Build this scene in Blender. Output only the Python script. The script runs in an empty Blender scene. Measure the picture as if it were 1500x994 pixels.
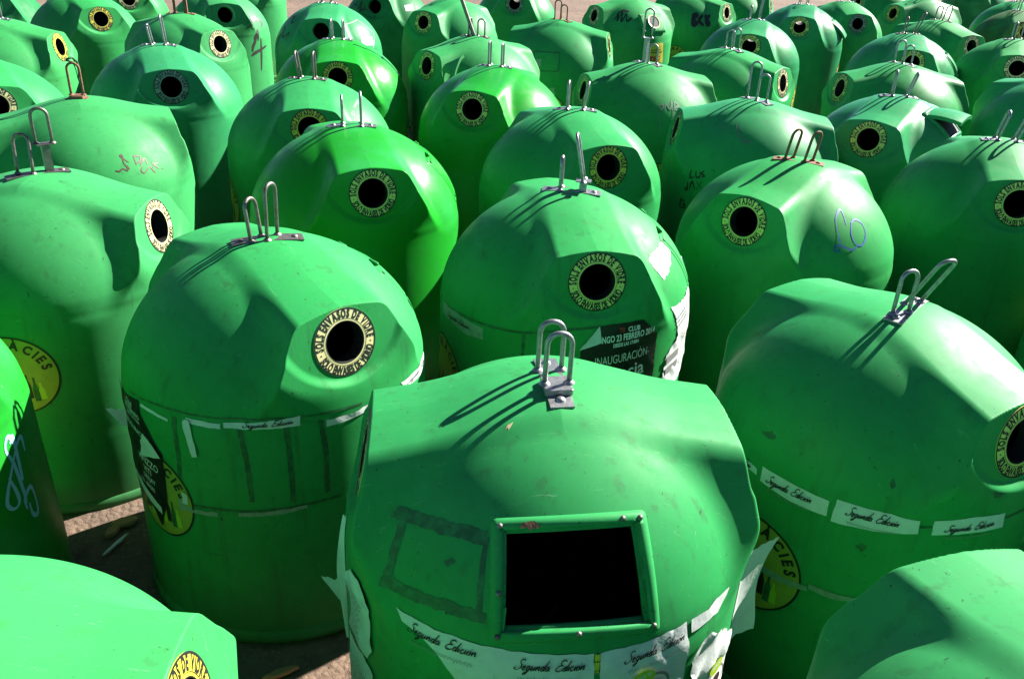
import bpy, math, random
import numpy as np
from mathutils import Vector, Matrix
random.seed(7); rng = np.random.default_rng(5)
C = bpy.context.scene.collection
rad = math.radians
# ------------------------------------------------------------------ materials
def newmat(name):
    m = bpy.data.materials.new(name); m.use_nodes = True
    nt = m.node_tree; return m, nt, nt.nodes['Principled BSDF']
def N(nt, t, **k):
    n = nt.nodes.new(t)
    for a, b in k.items():
        if a in n.inputs.keys() if isinstance(a, str) else False: n.inputs[a].default_value = b
        else: setattr(n, a, b)
    return n
def inp(n, **k):
    for a, b in k.items(): n.inputs[a.replace('_', ' ')].default_value = b
    return n
def mixc(nt, fac, a, b, blend='MIX'):
    n = nt.nodes.new('ShaderNodeMix'); n.data_type = 'RGBA'; n.blend_type = blend
    for s, v in ((0, fac), (6, a), (7, b)):
        if isinstance(v, bpy.types.NodeSocket): nt.links.new(v, n.inputs[s])
        else: n.inputs[s].default_value = v if s == 0 else (*v, 1) if len(v) == 3 else v
    return n.outputs[2]
def math_(nt, op, a, b=0.0, c=None, clamp=False):
    n = nt.nodes.new('ShaderNodeMath'); n.operation = op; n.use_clamp = clamp
    for s, v in ((0, a), (1, b), (2, c)):
        if v is None: continue
        if isinstance(v, bpy.types.NodeSocket): nt.links.new(v, n.inputs[s])
        else: n.inputs[s].default_value = v
    return n.outputs[0]
def noise(nt, vec, scale, detail=4, rough=.55, dist=0):
    n = nt.nodes.new('ShaderNodeTexNoise'); nt.links.new(vec, n.inputs['Vector'])
    n.inputs['Scale'].default_value = scale; n.inputs['Detail'].default_value = detail
    n.inputs['Roughness'].default_value = rough; n.inputs['Distortion'].default_value = dist
    return n.outputs['Fac']
def ramp(nt, fac, a, b):
    n = nt.nodes.new('ShaderNodeMapRange'); nt.links.new(fac, n.inputs[0])
    n.inputs[1].default_value = a; n.inputs[2].default_value = b; n.interpolation_type = 'SMOOTHSTEP'
    return n.outputs[0]
def vscale(nt, vec, s):
    n = nt.nodes.new('ShaderNodeVectorMath'); n.operation = 'MULTIPLY'
    nt.links.new(vec, n.inputs[0]); n.inputs[1].default_value = s; return n.outputs[0]

def plastic():
    m, nt, b = newmat('green_polyethylene'); L = nt.links
    tc = N(nt, 'ShaderNodeTexCoord'); oi = N(nt, 'ShaderNodeObjectInfo')
    off = N(nt, 'ShaderNodeVectorMath', operation='MULTIPLY_ADD')
    L.new(oi.outputs['Location'], off.inputs[0]); off.inputs[1].default_value = (3.1, 1.7, 5); L.new(tc.outputs['Object'], off.inputs[2])
    v = off.outputs[0]
    col = oi.outputs['Color']; age = oi.outputs['Alpha']
    # bleached patches on the upper side (plastic faded by weather), blotchy, with a shape of its own
    big = noise(nt, v, 2.2, 3); fine = noise(nt, v, 14, 6, .6)
    c = mixc(nt, math_(nt, 'MULTIPLY', ramp(nt, big, .4, .7), .5), col, (.04, .33, .10))
    c = mixc(nt, math_(nt, 'MULTIPLY', ramp(nt, fine, .48, .75), .30), c, (.02, .16, .05))
    # dirt runs: stretched noise
    run = noise(nt, vscale(nt, v, (9, 9, .8)), 2.0, 5, .6)
    c = mixc(nt, math_(nt, 'MULTIPLY', math_(nt, 'MULTIPLY', ramp(nt, run, .54, .74), .60), age), c, (.03, .09, .035))
    # small scuffs and specks
    sp = noise(nt, v, 55, 3, .7, .5)
    c = mixc(nt, math_(nt, 'MULTIPLY', ramp(nt, sp, .66, .72), .85), c, (.02, .045, .02))
    sc = noise(nt, vscale(nt, v, (4, 40, 12)), 2.5, 5, .75, 1.2)
    c = mixc(nt, math_(nt, 'MULTIPLY', math_(nt, 'MULTIPLY', ramp(nt, sc, .61, .72), .42), age), c, (.32, .62, .36))
    # finer hairline scratches running across the shell and dusty bloom low on the body
    sx = noise(nt, vscale(nt, v, (30, 3, 3)), 3.0, 4, .8, 2.5)
    c = mixc(nt, math_(nt, 'MULTIPLY', math_(nt, 'MULTIPLY', ramp(nt, sx, .66, .72), .4), age), c, (.28, .55, .34))
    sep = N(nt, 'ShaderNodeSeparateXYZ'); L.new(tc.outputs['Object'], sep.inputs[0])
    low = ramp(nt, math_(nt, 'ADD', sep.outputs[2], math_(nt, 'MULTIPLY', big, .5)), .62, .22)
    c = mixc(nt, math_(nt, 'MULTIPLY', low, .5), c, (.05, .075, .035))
    # grimy inside, coloured near-black so its shade stays dark through the openings
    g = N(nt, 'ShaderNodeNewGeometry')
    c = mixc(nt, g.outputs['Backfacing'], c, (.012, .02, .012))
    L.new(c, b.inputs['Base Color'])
    r = math_(nt, 'ADD', math_(nt, 'MULTIPLY', age, .44), .22)
    r = math_(nt, 'ADD', r, math_(nt, 'MULTIPLY', ramp(nt, fine, .3, .8), .13)); L.new(r, b.inputs['Roughness'])
    b.inputs['Specular IOR Level'].default_value = .13
    bp = N(nt, 'ShaderNodeBump'); bp.inputs['Strength'].default_value = .13; bp.inputs['Distance'].default_value = .02
    wob = noise(nt, v, 4.5, 2, .5)
    h = math_(nt, 'ADD', math_(nt, 'MULTIPLY', wob, .9), math_(nt, 'MULTIPLY', noise(nt, v, 120, 3), .015))
    L.new(h, bp.inputs['Height']); L.new(bp.outputs[0], b.inputs['Normal'])
    return m
def simple(name, col, rough=.6, metal=0, var=.0, vcol=None, vs=30, bump=0, bs=60, trans=0):
    m, nt, b = newmat(name); b.inputs['Roughness'].default_value = rough; b.inputs['Metallic'].default_value = metal
    tc = N(nt, 'ShaderNodeTexCoord'); v = tc.outputs['Object']
    if var:
        c = mixc(nt, math_(nt, 'MULTIPLY', ramp(nt, noise(nt, v, vs, 6, .65), .38, .72), var), col, vcol or tuple(x*.5 for x in col))
        nt.links.new(c, b.inputs['Base Color'])
    else: b.inputs['Base Color'].default_value = (*col, 1)
    if bump:
        bp = N(nt, 'ShaderNodeBump'); bp.inputs['Strength'].default_value = bump; bp.inputs['Distance'].default_value = .01
        nt.links.new(noise(nt, v, bs, 4), bp.inputs['Height']); nt.links.new(bp.outputs[0], b.inputs['Normal'])
    return m
M = dict(
    shell=plastic(),
    galv=simple('galvanised_steel', (.30, .31, .32), .45, .8, .7, (.15, .14, .14), 45, .1),
    dull=simple('weathered_steel', (.20, .19, .18), .5, .8, .8, (.13, .09, .07), 40, .15),
    rust=simple('rusty_steel', (.21, .10, .055), .8, .2, .8, (.10, .055, .04), 50, .3),
    yellow=simple('yellow_sticker', (.66, .60, .035), .5, 0, .6, (.40, .38, .10), 22),
    olive=simple('olive_sticker', (.34, .36, .045), .5, 0, .5, (.20, .26, .05), 18),  # yellow round sticker toned down to a darker olive
    cream=simple('cream_sticker', (.76, .68, .33), .5, 0, .4, (.60, .52, .28), 25),
    lime=simple('lime_sticker', (.72, .72, .16), .5, 0, .4, (.42, .5, .14), 25),
    worn=simple('worn_grey_sticker', (.25, .34, .25), .6, 0, .6, (.12, .2, .13), 40),
    ink=simple('black_ink', (.012, .012, .012), .55),
    rubber_and_dark=simple('black_rubber_and_hole_dark', (.01, .01, .01), .7),  # rubber collars, and the black painted in for openings on AQ and AE
    paper=simple('weathered_paper', (.62, .66, .66), .8, 0, .5, (.45, .50, .50), 18, .25, 22),
    blackpaper=simple('black_poster_paper', (.014, .013, .013), .4, 0, .3, (.05, .04, .04), 30, .2, 20),
    greyink=simple('grey_ink', (.22, .22, .22), .6),
    whiteink=simple('white_ink', (.85, .85, .85), .5),
    redink=simple('red_ink', (.45, .04, .04), .5),
    greenink=simple('lime_green_ink', (.42, .60, .03), .5),
    brownink=simple('brown_ink', (.06, .02, .012), .5),
    blueink=simple('blue_marker_ink', (.03, .10, .42), .5),
    paleblue=simple('pale_blue_spray_paint', (.25, .55, .62), .6),
    greymark=simple('faded_grey_marker', (.07, .20, .11), .6),
    tape=simple('tape_residue', (.012, .085, .03), .65, 0, .9, (.02, .20, .06), 28),
    bottle=simple('bottle_glass', (.02, .09, .03), .1),
    clear=simple('pale_glass', (.25, .3, .3), .1),
    scrap=simple('scrap_wood', (.35, .2, .09), .8),
    beige=simple('peeling_beige_back', (.55, .42, .25), .8, 0, .6, (.2, .13, .06), 20),
)
def ground_mat():
    m, nt, b = newmat('sandy_ground'); tc = N(nt, 'ShaderNodeTexCoord'); v = tc.outputs['Object']
    c = mixc(nt, ramp(nt, noise(nt, v, .35, 5), .35, .7), (.20, .13, .09), (.14, .095, .068))
    c = mixc(nt, math_(nt, 'MULTIPLY', ramp(nt, noise(nt, v, 9, 8, .7), .4, .75), .7), c, (.085, .058, .044))
    vo = N(nt, 'ShaderNodeTexVoronoi'); vo.inputs['Scale'].default_value = 28; nt.links.new(v, vo.inputs['Vector'])
    c = mixc(nt, math_(nt, 'MULTIPLY', ramp(nt, vo.outputs['Distance'], .22, .05), .5), c, (.33, .27, .22))
    tr = noise(nt, vscale(nt, v, (.25, 2.2, 1)), 1.2, 5, .6)
    c = mixc(nt, math_(nt, 'MULTIPLY', ramp(nt, tr, .52, .66), .5), c, (.10, .07, .055))
    nt.links.new(c, b.inputs['Base Color']); b.inputs['Roughness'].default_value = .95
    bp = N(nt, 'ShaderNodeBump'); bp.inputs['Strength'].default_value = .8; bp.inputs['Distance'].default_value = .04
    nt.links.new(math_(nt, 'ADD', noise(nt, v, 6, 8, .7), math_(nt, 'MULTIPLY', vo.outputs['Distance'], -.3)), bp.inputs['Height'])
    nt.links.new(bp.outputs[0], b.inputs['Normal']); return m
# ------------------------------------------------------------------ mesh helpers
def mesh(name, V, F, mats, smooth=True, fm=None):
    me = bpy.data.meshes.new(name); me.from_pydata([tuple(map(float, v)) for v in V], [], [tuple(map(int, f)) for f in F])
    for m in (mats if isinstance(mats, (list, tuple)) else [mats]): me.materials.append(m)
    if fm is not None: me.polygons.foreach_set('material_index', fm)
    me.polygons.foreach_set('use_smooth', [smooth]*len(me.polygons)); me.update(); return me
def obj(name, me, parent=None, loc=None, rot=None, label=None, color=None):
    o = bpy.data.objects.new(name, me); C.objects.link(o)
    if parent: o.parent = parent
    if loc is not None: o.location = loc
    if rot is not None: o.rotation_euler = rot
    if label: o['label'] = label
    if color: o.color = color
    return o
class MB:
    def __init__(s): s.V = []; s.F = []; s.M = []
    def add(s, V, F, mi=0):
        b = len(s.V); s.V += [tuple(v) for v in V]; s.F += [tuple(i+b for i in f) for f in F]; s.M += [mi]*len(F)
    def tube(s, P, r, n=10, mi=0, cap=True):
        P = [np.array(p, float) for p in P]; V = []; F = []
        up = None
        for i, p in enumerate(P):
            t = P[min(i+1, len(P)-1)]-P[max(i-1, 0)]; t = t/np.linalg.norm(t)
            if up is None:
                up = np.array([0, 0, 1.]) if abs(t[2]) < .9 else np.array([1., 0, 0])
            a = np.cross(up, t); a /= np.linalg.norm(a); b2 = np.cross(t, a); up = b2
            rr = r[i] if isinstance(r, (list, tuple)) else r
            for k in range(n):
                an = 2*math.pi*k/n; V.append(p+rr*(math.cos(an)*a+math.sin(an)*b2))
        for i in range(len(P)-1):
            for k in range(n):
                k2 = (k+1) % n; F.append((i*n+k, i*n+k2, (i+1)*n+k2, (i+1)*n+k))
        if cap: F.append(tuple(range(n-1, -1, -1))); F.append(tuple((len(P)-1)*n+k for k in range(n)))
        s.add(V, F, mi)
    def box(s, c, sz, R=None, mi=0, bev=.0):
        hx, hy, hz = [x/2 for x in sz]; b = min(bev, hx*.9, hy*.9, hz*.9)
        if b <= 0:
            V = [(x, y, z) for x in (-hx, hx) for y in (-hy, hy) for z in (-hz, hz)]
            F = [(0, 1, 3, 2), (4, 6, 7, 5), (0, 4, 5, 1), (2, 3, 7, 6), (0, 2, 6, 4), (1, 5, 7, 3)]
        else:      # octagonal prism in plan with a chamfered top
            def loop(e, z): return [(-hx+e, -hy, z), (hx-e, -hy, z), (hx, -hy+e, z), (hx, hy-e, z), (hx-e, hy, z), (-hx+e, hy, z), (-hx, hy-e, z), (-hx, -hy+e, z)]
            V = loop(b, -hz)+loop(b, hz-b*.5)+[(x*(1-b*.4/hx), y*(1-b*.4/hy), hz) for x, y, _ in loop(b, 0)]
            F = [tuple(range(7, -1, -1)), tuple(range(16, 24))]
            for j in (0, 8):
                for k in range(8): F.append((j+k, j+(k+1) % 8, j+8+(k+1) % 8, j+8+k))
        V = np.array(V); 
        if R is not None: V = V@np.array(R).T
        s.add(V+np.array(c), F, mi)
    def lathe(s, prof, n=24, mi=0, c=(0, 0, 0), R=None):
        V = []; F = []
        for r, z in prof:
            for k in range(n): V.append((r*math.cos(2*math.pi*k/n), r*math.sin(2*math.pi*k/n), z))
        for i in range(len(prof)-1):
            for k in range(n): k2 = (k+1) % n; F.append((i*n+k, i*n+k2, (i+1)*n+k2, (i+1)*n+k))
        V = np.array(V)
        if R is not None: V = V@np.array(R).T
        s.add(V+np.array(c), F, mi)
    def mesh(s, name, mats, smooth=True): return mesh(name, s.V, s.F, mats, smooth, s.M)
# ------------------------------------------------------------------ the bin's shape
H = 1.6; C0 = np.array([0, 0, 1.03]); RD, HD, NE = .645, .57, 1.92
TILT = rad(10.8); FN = np.array([math.cos(TILT), 0, math.sin(TILT)]); FU = np.array([-math.sin(TILT), 0, math.cos(TILT)])
MO = np.array([.572, 0, 1.362]); FY = np.array([0, 1., 0])
def facept(u, v, w=0): return MO+u*FY+v*FU+w*FN
def smin(a, b, k): h = np.clip(.5+.5*(b-a)/k, 0, 1); return b*(1-h)+a*h-k*h*(1-h)
def smax(a, b, k): return -smin(-a, -b, k)
def plane3(p, q, r):
    n = np.cross(q-p, r-p); n /= np.linalg.norm(n); d = n@(p-C0)
    return (n, d) if d > 0 else (-n, -d)
P1 = np.array([.10, .165, 1.592]); P2 = facept(.200, .110); P3 = facept(.318, -.11)
SIDE = plane3(P1, P2, P3)
rt = facept(0, .142, .0); rn = np.array([1.597-rt[2], 0, rt[0]]); rn /= np.linalg.norm(rn); ROOF = (rn, rn@(rt-C0))
RS = plane3(np.array([.0, .075, 1.599]), facept(.02, .148), facept(.205, .110))
def rhoplane(pl, d, off=0): 
    q = d@pl[0]; return np.where(q > .05, (pl[1]+off)/np.maximum(q, .05), 20.)
def sstep(x, a, b): t = np.clip((x-a)/(b-a), 0, 1); return t*t*(3-2*t)
def rho(d):
    d = np.asarray(d, float); el = np.arctan2(d[..., 2], np.hypot(d[..., 0], d[..., 1]))
    ce, se = np.cos(el), np.maximum(np.sin(el), 0)
    dome = ((ce/RD)**NE+(se/HD)**NE)**(-1/NE)
    m = np.stack([np.abs(d[..., 0]), np.abs(d[..., 1]), d[..., 2]], -1)
    FP = (FN, FN@(MO-C0))
    roof = smin(rhoplane(ROOF, m), rhoplane(RS, m), .022)
    nose = smin(roof, rhoplane(SIDE, m), .045)
    nose = smin(nose, rhoplane(FP, m, .010), .010)
    nose = smin(nose, rhoplane((np.array([0, 0, 1.]), .567), m), .02)
    out = smax(dome, nose, .055)
    cap = (.652+.11*sstep(el, rad(8), rad(40)))/np.maximum(ce, .05)
    out = smin(out, cap, .035)
    # lens-shaped recess of the face
    rf = rhoplane(FP, m)
    P = m*rf[..., None]+C0-MO; u = P[..., 1]; v = P@FU
    dc = np.hypot(u, v-.1216)-.294; dc2 = np.abs(u)-.285
    w = 1-sstep(np.maximum(dc, dc2), -.036, .006)
    w = np.where((d[..., 2] > .02) & (m[..., 0] > .5), w, 0)
    out = out*(1-w)+np.minimum(out, rf)*w
    s = sstep(el, 0, rad(9)); return dome*(1-s)+out*s
def rbody(z): 
    z = np.asarray(z, float); return RD+.006*sstep(1.03-z, 0, .8)-.003*np.exp(-((z-.47)/.012)**2)
def inside(P):
    P = np.asarray(P, float); d = P-C0; L = np.linalg.norm(d, axis=-1)+1e-9
    return np.where(P[..., 2] >= 1.03, L < rho(d/L[..., None]), np.hypot(P[..., 0], P[..., 1]) < rbody(P[..., 2]))
def cast(O, D, tmax):
    """first point on the bin's surface along rays O + t*D (vectorised march and bisection)"""
    O = np.asarray(O, float); D = np.broadcast_to(D, O.shape); lo = np.zeros(len(O)); hi = np.full(len(O), tmax); done = np.zeros(len(O), bool)
    for t in np.linspace(0, tmax, 90)[1:]:
        ins = inside(O+D*t)&~done; hi[ins] = t; done |= ins; lo[~done] = t
    for _ in range(16):
        mid = (lo+hi)/2; ins = inside(O+D*mid[:, None]); hi = np.where(ins, mid, hi); lo = np.where(ins, lo, mid)
    return O+D*((lo+hi)/2)[:, None]
def wrapc(az, z):
    """point on the surface at azimuth az and height z (horizontal ray)"""
    az = np.asarray(az, float); D = -np.stack([np.cos(az), np.sin(az), 0*az], -1)
    O = -D*1.1; O[:, 2] = z; return cast(O, D, 1.0)
def shell_mesh(name, cut=None, hatch=False):
    na = 640; fine_ = np.linspace(0, 2*math.pi, 7201); wt = 1+3.0*np.exp(-(np.arcsin(np.abs(np.sin(fine_)))/rad(36))**6); cw = np.concatenate([[0], np.cumsum((wt[1:]+wt[:-1])/2)]); az = np.interp(np.linspace(0, cw[-1], na, endpoint=False), cw, fine_)
    els = np.concatenate([np.linspace(rad(88), rad(62), 28), np.linspace(rad(61.3), rad(8), 170), np.linspace(rad(6.5), 0, 6)])
    rows = []
    for e in els:
        d = np.stack([math.cos(e)*np.cos(az), math.cos(e)*np.sin(az), np.full(na, math.sin(e))], -1)
        rows.append(C0+d*rho(d)[:, None])
    for z in np.concatenate([np.linspace(1.01, .10, 34), [.06, .03, .0]]):
        r = rbody(z); rows.append(np.stack([r*np.cos(az), r*np.sin(az), np.full(na, z)], -1))
    # seam where the dome meets the body
    V = np.concatenate(rows)
    r = np.hypot(V[:, 0], V[:, 1]); g = .0012*np.exp(-((V[:, 2]-1.09)/.007)**2); lip = .0004*sstep(V[:, 2], 1.085, 1.096)*(1-sstep(V[:, 2], 1.11, 1.2))
    V[:, :2] *= (1-(g-lip)/np.maximum(r, .1))[:, None]
    top = C0+np.array([0, 0, 1.])*rho(np.array([[0, 0, 1.]]))[0]
    F = []
    nr = len(rows); ti = len(V); V = np.vstack([V, top[None]])
    I = np.arange(na); J = (I+1) % na
    for k in range(nr-1): F.append(np.stack([k*na+I, (k+1)*na+I, (k+1)*na+J, k*na+J], -1))
    F = np.concatenate(F)
    cen = V[F].mean(1)
    keep = np.ones(len(F), bool)
    for s in (1, -1):
        cc = cen*np.array([s, 1, 1])-MO
        rr = np.hypot(cc[:, 1], cc@FU); keep &= ~((rr < .103) & (np.abs(cc@FN) < .06))
    if cut:
        O, U, W, Nn, hw, hh = cut; q = cen-O; keep &= ~((np.abs(q@U) < hw) & (np.abs(q@W) < hh) & (np.abs(q@Nn) < .15))
    F = [tuple(f) for f in F[keep]]+[(ti, i, (i+1) % na) for i in range(na)]+[tuple((nr-1)*na+i for i in range(na-1, -1, -1))]
    return mesh(name, V, F, M['shell'])
def cheek(azd, z, side_up=True):
    """frame (origin, right, up, normal) on the dome at a local azimuth"""
    a = np.array([rad(azd)]); p = wrapc(a, z)[0]; e = .004
    pa = wrapc(a+e, z)[0]-wrapc(a-e, z)[0]; pz = wrapc(a, z+e)[0]-wrapc(a, z-e)[0]
    U = pa/np.linalg.norm(pa); Nn = np.cross(U, pz); Nn /= np.linalg.norm(Nn); W = np.cross(Nn, U); return p, U, W, Nn
def drape(fr, pts, off=.0015, spin=0):
    """project 2-D points of the tangent frame onto the surface"""
    O, U, W, Nn = fr; c, s = math.cos(rad(spin)), math.sin(rad(spin)); pts = np.asarray(pts, float)
    u = pts[:, 0]*c-pts[:, 1]*s; v = pts[:, 0]*s+pts[:, 1]*c
    P = O+u[:, None]*U+v[:, None]*W+Nn*.25
    return cast(P, -Nn, .6)+Nn*off
def cyl(az0, z0, pts, off=.0015):
    """wrap 2-D points round the body: u along the girth, v up"""
    pts = np.asarray(pts, float); az = rad(az0)+pts[:, 0]/.645; P = wrapc(az, z0+pts[:, 1])
    D = np.stack([np.cos(az), np.sin(az), 0*az], -1); return P+D*(off if np.isscalar(off) else np.asarray(off)[:, None])
# ------------------------------------------------------------------ lettering
_tc = {}
def text2d(s, size=1, xs=1, shear=0, bold=0, spacing=1):
    key = (s, size, xs, shear, bold, spacing)
    if key in _tc: return _tc[key]
    cu = bpy.data.curves.new('t', 'FONT'); cu.body = s; cu.size = size; cu.shear = shear; cu.offset = bold; cu.space_character = spacing
    cu.resolution_u = 3; o = bpy.data.objects.new('t', cu); C.objects.link(o); bpy.context.view_layer.update()
    me = o.evaluated_get(bpy.context.evaluated_depsgraph_get()).to_mesh()
    V = np.array([v.co[:2] for v in me.vertices]) if len(me.vertices) else np.zeros((0, 2)); F = [tuple(p.vertices) for p in me.polygons]
    bpy.data.objects.remove(o); bpy.data.curves.remove(cu)
    if len(V): V = V*np.array([xs, 1])
    _tc[key] = (V, F); return V, F
def ctext(*a, **k):
    V, F = text2d(*a, **k)
    if len(V): V = V-(V.min(0)+V.max(0))/2
    return V, F
def arctext(mb, s, R, a0, a1, size, xs, bold, inward=False, mi=0, z=0):
    """letters along an arc from angle a0 to a1 (degrees)"""
    ws = []
    for ch in s:
        if ch == ' ': ws.append(size*xs*.42)
        else: V, F = text2d(ch, size, xs, 0, bold); ws.append(np.ptp(V[:, 0])+size*xs*.13)
    tot = sum(ws); x = 0
    for ch, w in zip(s, ws):
        t = a0+(a1-a0)*(x+w/2)/tot; x += w
        if ch == ' ': continue
        V, F = text2d(ch, size, xs, 0, bold); cx = (V[:, 0].min()+V[:, 0].max())/2; q = V-np.array([cx, size*.35])
        an = rad(t)-math.pi/2 if not inward else rad(t)+math.pi/2
        c, sn = math.cos(an), math.sin(an)
        P = np.stack([q[:, 0]*c-q[:, 1]*sn+R*math.cos(rad(t)), q[:, 0]*sn+q[:, 1]*c+R*math.sin(rad(t)), np.full(len(q), z)], -1)
        mb.add(P, F, mi)
def annulus(mb, r0, r1, z=0, n=64, mi=0, c=(0, 0)):
    V = []; 
    for k in range(n):
        a = 2*math.pi*k/n
        for r in (r0, r1): V.append((c[0]+r*math.cos(a), c[1]+r*math.sin(a), z))
    mb.add(V, [(2*k, 2*k+1, (2*k+3) % (2*n), (2*k+2) % (2*n)) for k in range(n)], mi)
def disc2d(r, n=48, rings=6, c=(0, 0), sx=1, sy=1):
    V = [c]; F = []
    for j in range(1, rings+1):
        for k in range(n): a = 2*math.pi*k/n; V.append((c[0]+sx*r*j/rings*math.cos(a), c[1]+sy*r*j/rings*math.sin(a)))
    for k in range(n): F.append((0, 1+k, 1+(k+1) % n))
    for j in range(rings-1):
        b = 1+j*n
        for k in range(n): F.append((b+k, b+n+k, b+n+(k+1) % n, b+(k+1) % n))
    return np.array(V), F
# local frame on the mouth's face: x=+u(right as seen from outside), y=+v, z=outwards
def face3(side, P):
    """side=+1/-1: which of the two mouths; P: Nx3 (right, up, out)"""
    P = np.asarray(P, float); Q = MO+P[:, 0:1]*FY+P[:, 1:2]*FU+P[:, 2:3]*FN
    if side < 0: Q = Q*np.array([-1, -1, 1])
    return Q
def facing_mesh(mb, name, mats, side):
    V = face3(side, np.array(mb.V)); return mesh(name, V, mb.F, mats, False, mb.M)
RO, RI = .1345, .082
mb = MB(); annulus(mb, RI, RO, .0025, 72)
mb.add([(RO*math.cos(2*math.pi*k/72), RO*math.sin(2*math.pi*k/72), z) for z in (-.002, .0025) for k in range(72)], [(k, (k+1) % 72, 72+(k+1) % 72, 72+k) for k in range(72)])
RING = mb
mb = MB(); annulus(mb, RO-.0055, RO+.0006, .0032, 72); annulus(mb, .0915, .0935, .0032, 72); annulus(mb, .0815, .0845, .0032, 72)
arctext(mb, 'SOLS ENVASOS DE VIDRE', .1128, 186, -6, .045, .56, .0024, False, 0, .0032)
arctext(mb, 'SOLO ENVASES DE VIDRIO', .1128, 201, 339, .045, .50, .0024, True, 0, .0032)
for a in (193, -13):
    V, F = disc2d(.0032, 10, 1, (.1128*math.cos(rad(a)), .1128*math.sin(rad(a)))); mb.add([(x, y, .0032) for x, y in V], F)
RTEXT = mb
mb = MB()
for k, (r, z) in enumerate([(.104, .0015), (.088, .0018), (.0865, -.012), (.0865, -.06)]): pass
mb.lathe([(.104, .0012), (.0855, .0016), (.0825, -.004), (.0825, -.07)], 64); COLLAR = mb
mb = MB(); mb.lathe([(.118, -.004), (.116, .004), (.096, .005), (.092, -.01), (.092, -.07)], 64); PCOLLAR = mb
ring_me = {}
for sd in (1, -1):
    for k in ('yellow', 'cream', 'lime', 'worn'): ring_me[(k, sd)] = facing_mesh(RING, 'mouth_label', M[k], sd)
    ring_me[('t', sd)] = facing_mesh(RTEXT, 'lettering', M['ink'], sd)
    ring_me[('c', sd)] = facing_mesh(COLLAR, 'mouth_collar_and_dark_hole', M['rubber_and_dark'], sd)
    ring_me[('p', sd)] = facing_mesh(PCOLLAR, 'mouth_rim', M['shell'], sd)
# round "si, gracies" sticker, wrapped on the body at local azimuth +-90
def thanks_meshes(key):
    az0, zz = key if isinstance(key, tuple) else (key, .68)
    V, F = disc2d(.205, 56, 8); me1 = mesh('round_sticker', cyl(az0, zz, V, .0022), F, M['olive'])
    mb = MB(); 
    annulus(mb, .197, .2055, 0, 72)
    arctext(mb, 'SI, GRÀCIES', .162, 172, 8, .062, .85, .003)
    me2 = None; b2 = MB(); b2.V = list(mb.V); b2.F = list(mb.F); b2.M = list(mb.M)
    rr = random.Random(3)
    for i in range(9):      # row of small bottles and jars drawn on the sticker
        x = -.115+.029*i; y = -.125+rr.uniform(-.015, .02); h = rr.uniform(.09, .14); w = .013
        prof = [(-w, 0), (w, 0), (w, h*.55), (w*.4, h*.75), (w*.4, h), (-w*.4, h), (-w*.4, h*.75), (-w, h*.55)]
        t = rr.uniform(-.12, .12); pr = [(x+a*math.cos(t)-b*math.sin(t), y+a*math.sin(t)+b*math.cos(t), 0) for a, b in prof]
        b2.add(pr, [tuple(range(8))], i % 3)
    V = np.array(b2.V)[:, :2]; P = cyl(az0, zz, V, .0032)
    me2 = mesh('lettering', P, b2.F, [M['ink'], M['tape'], M['greenink']], False, b2.M)
    return me1, me2
THANKS = {a: thanks_meshes(a) for a in (90, -80)}
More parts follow.
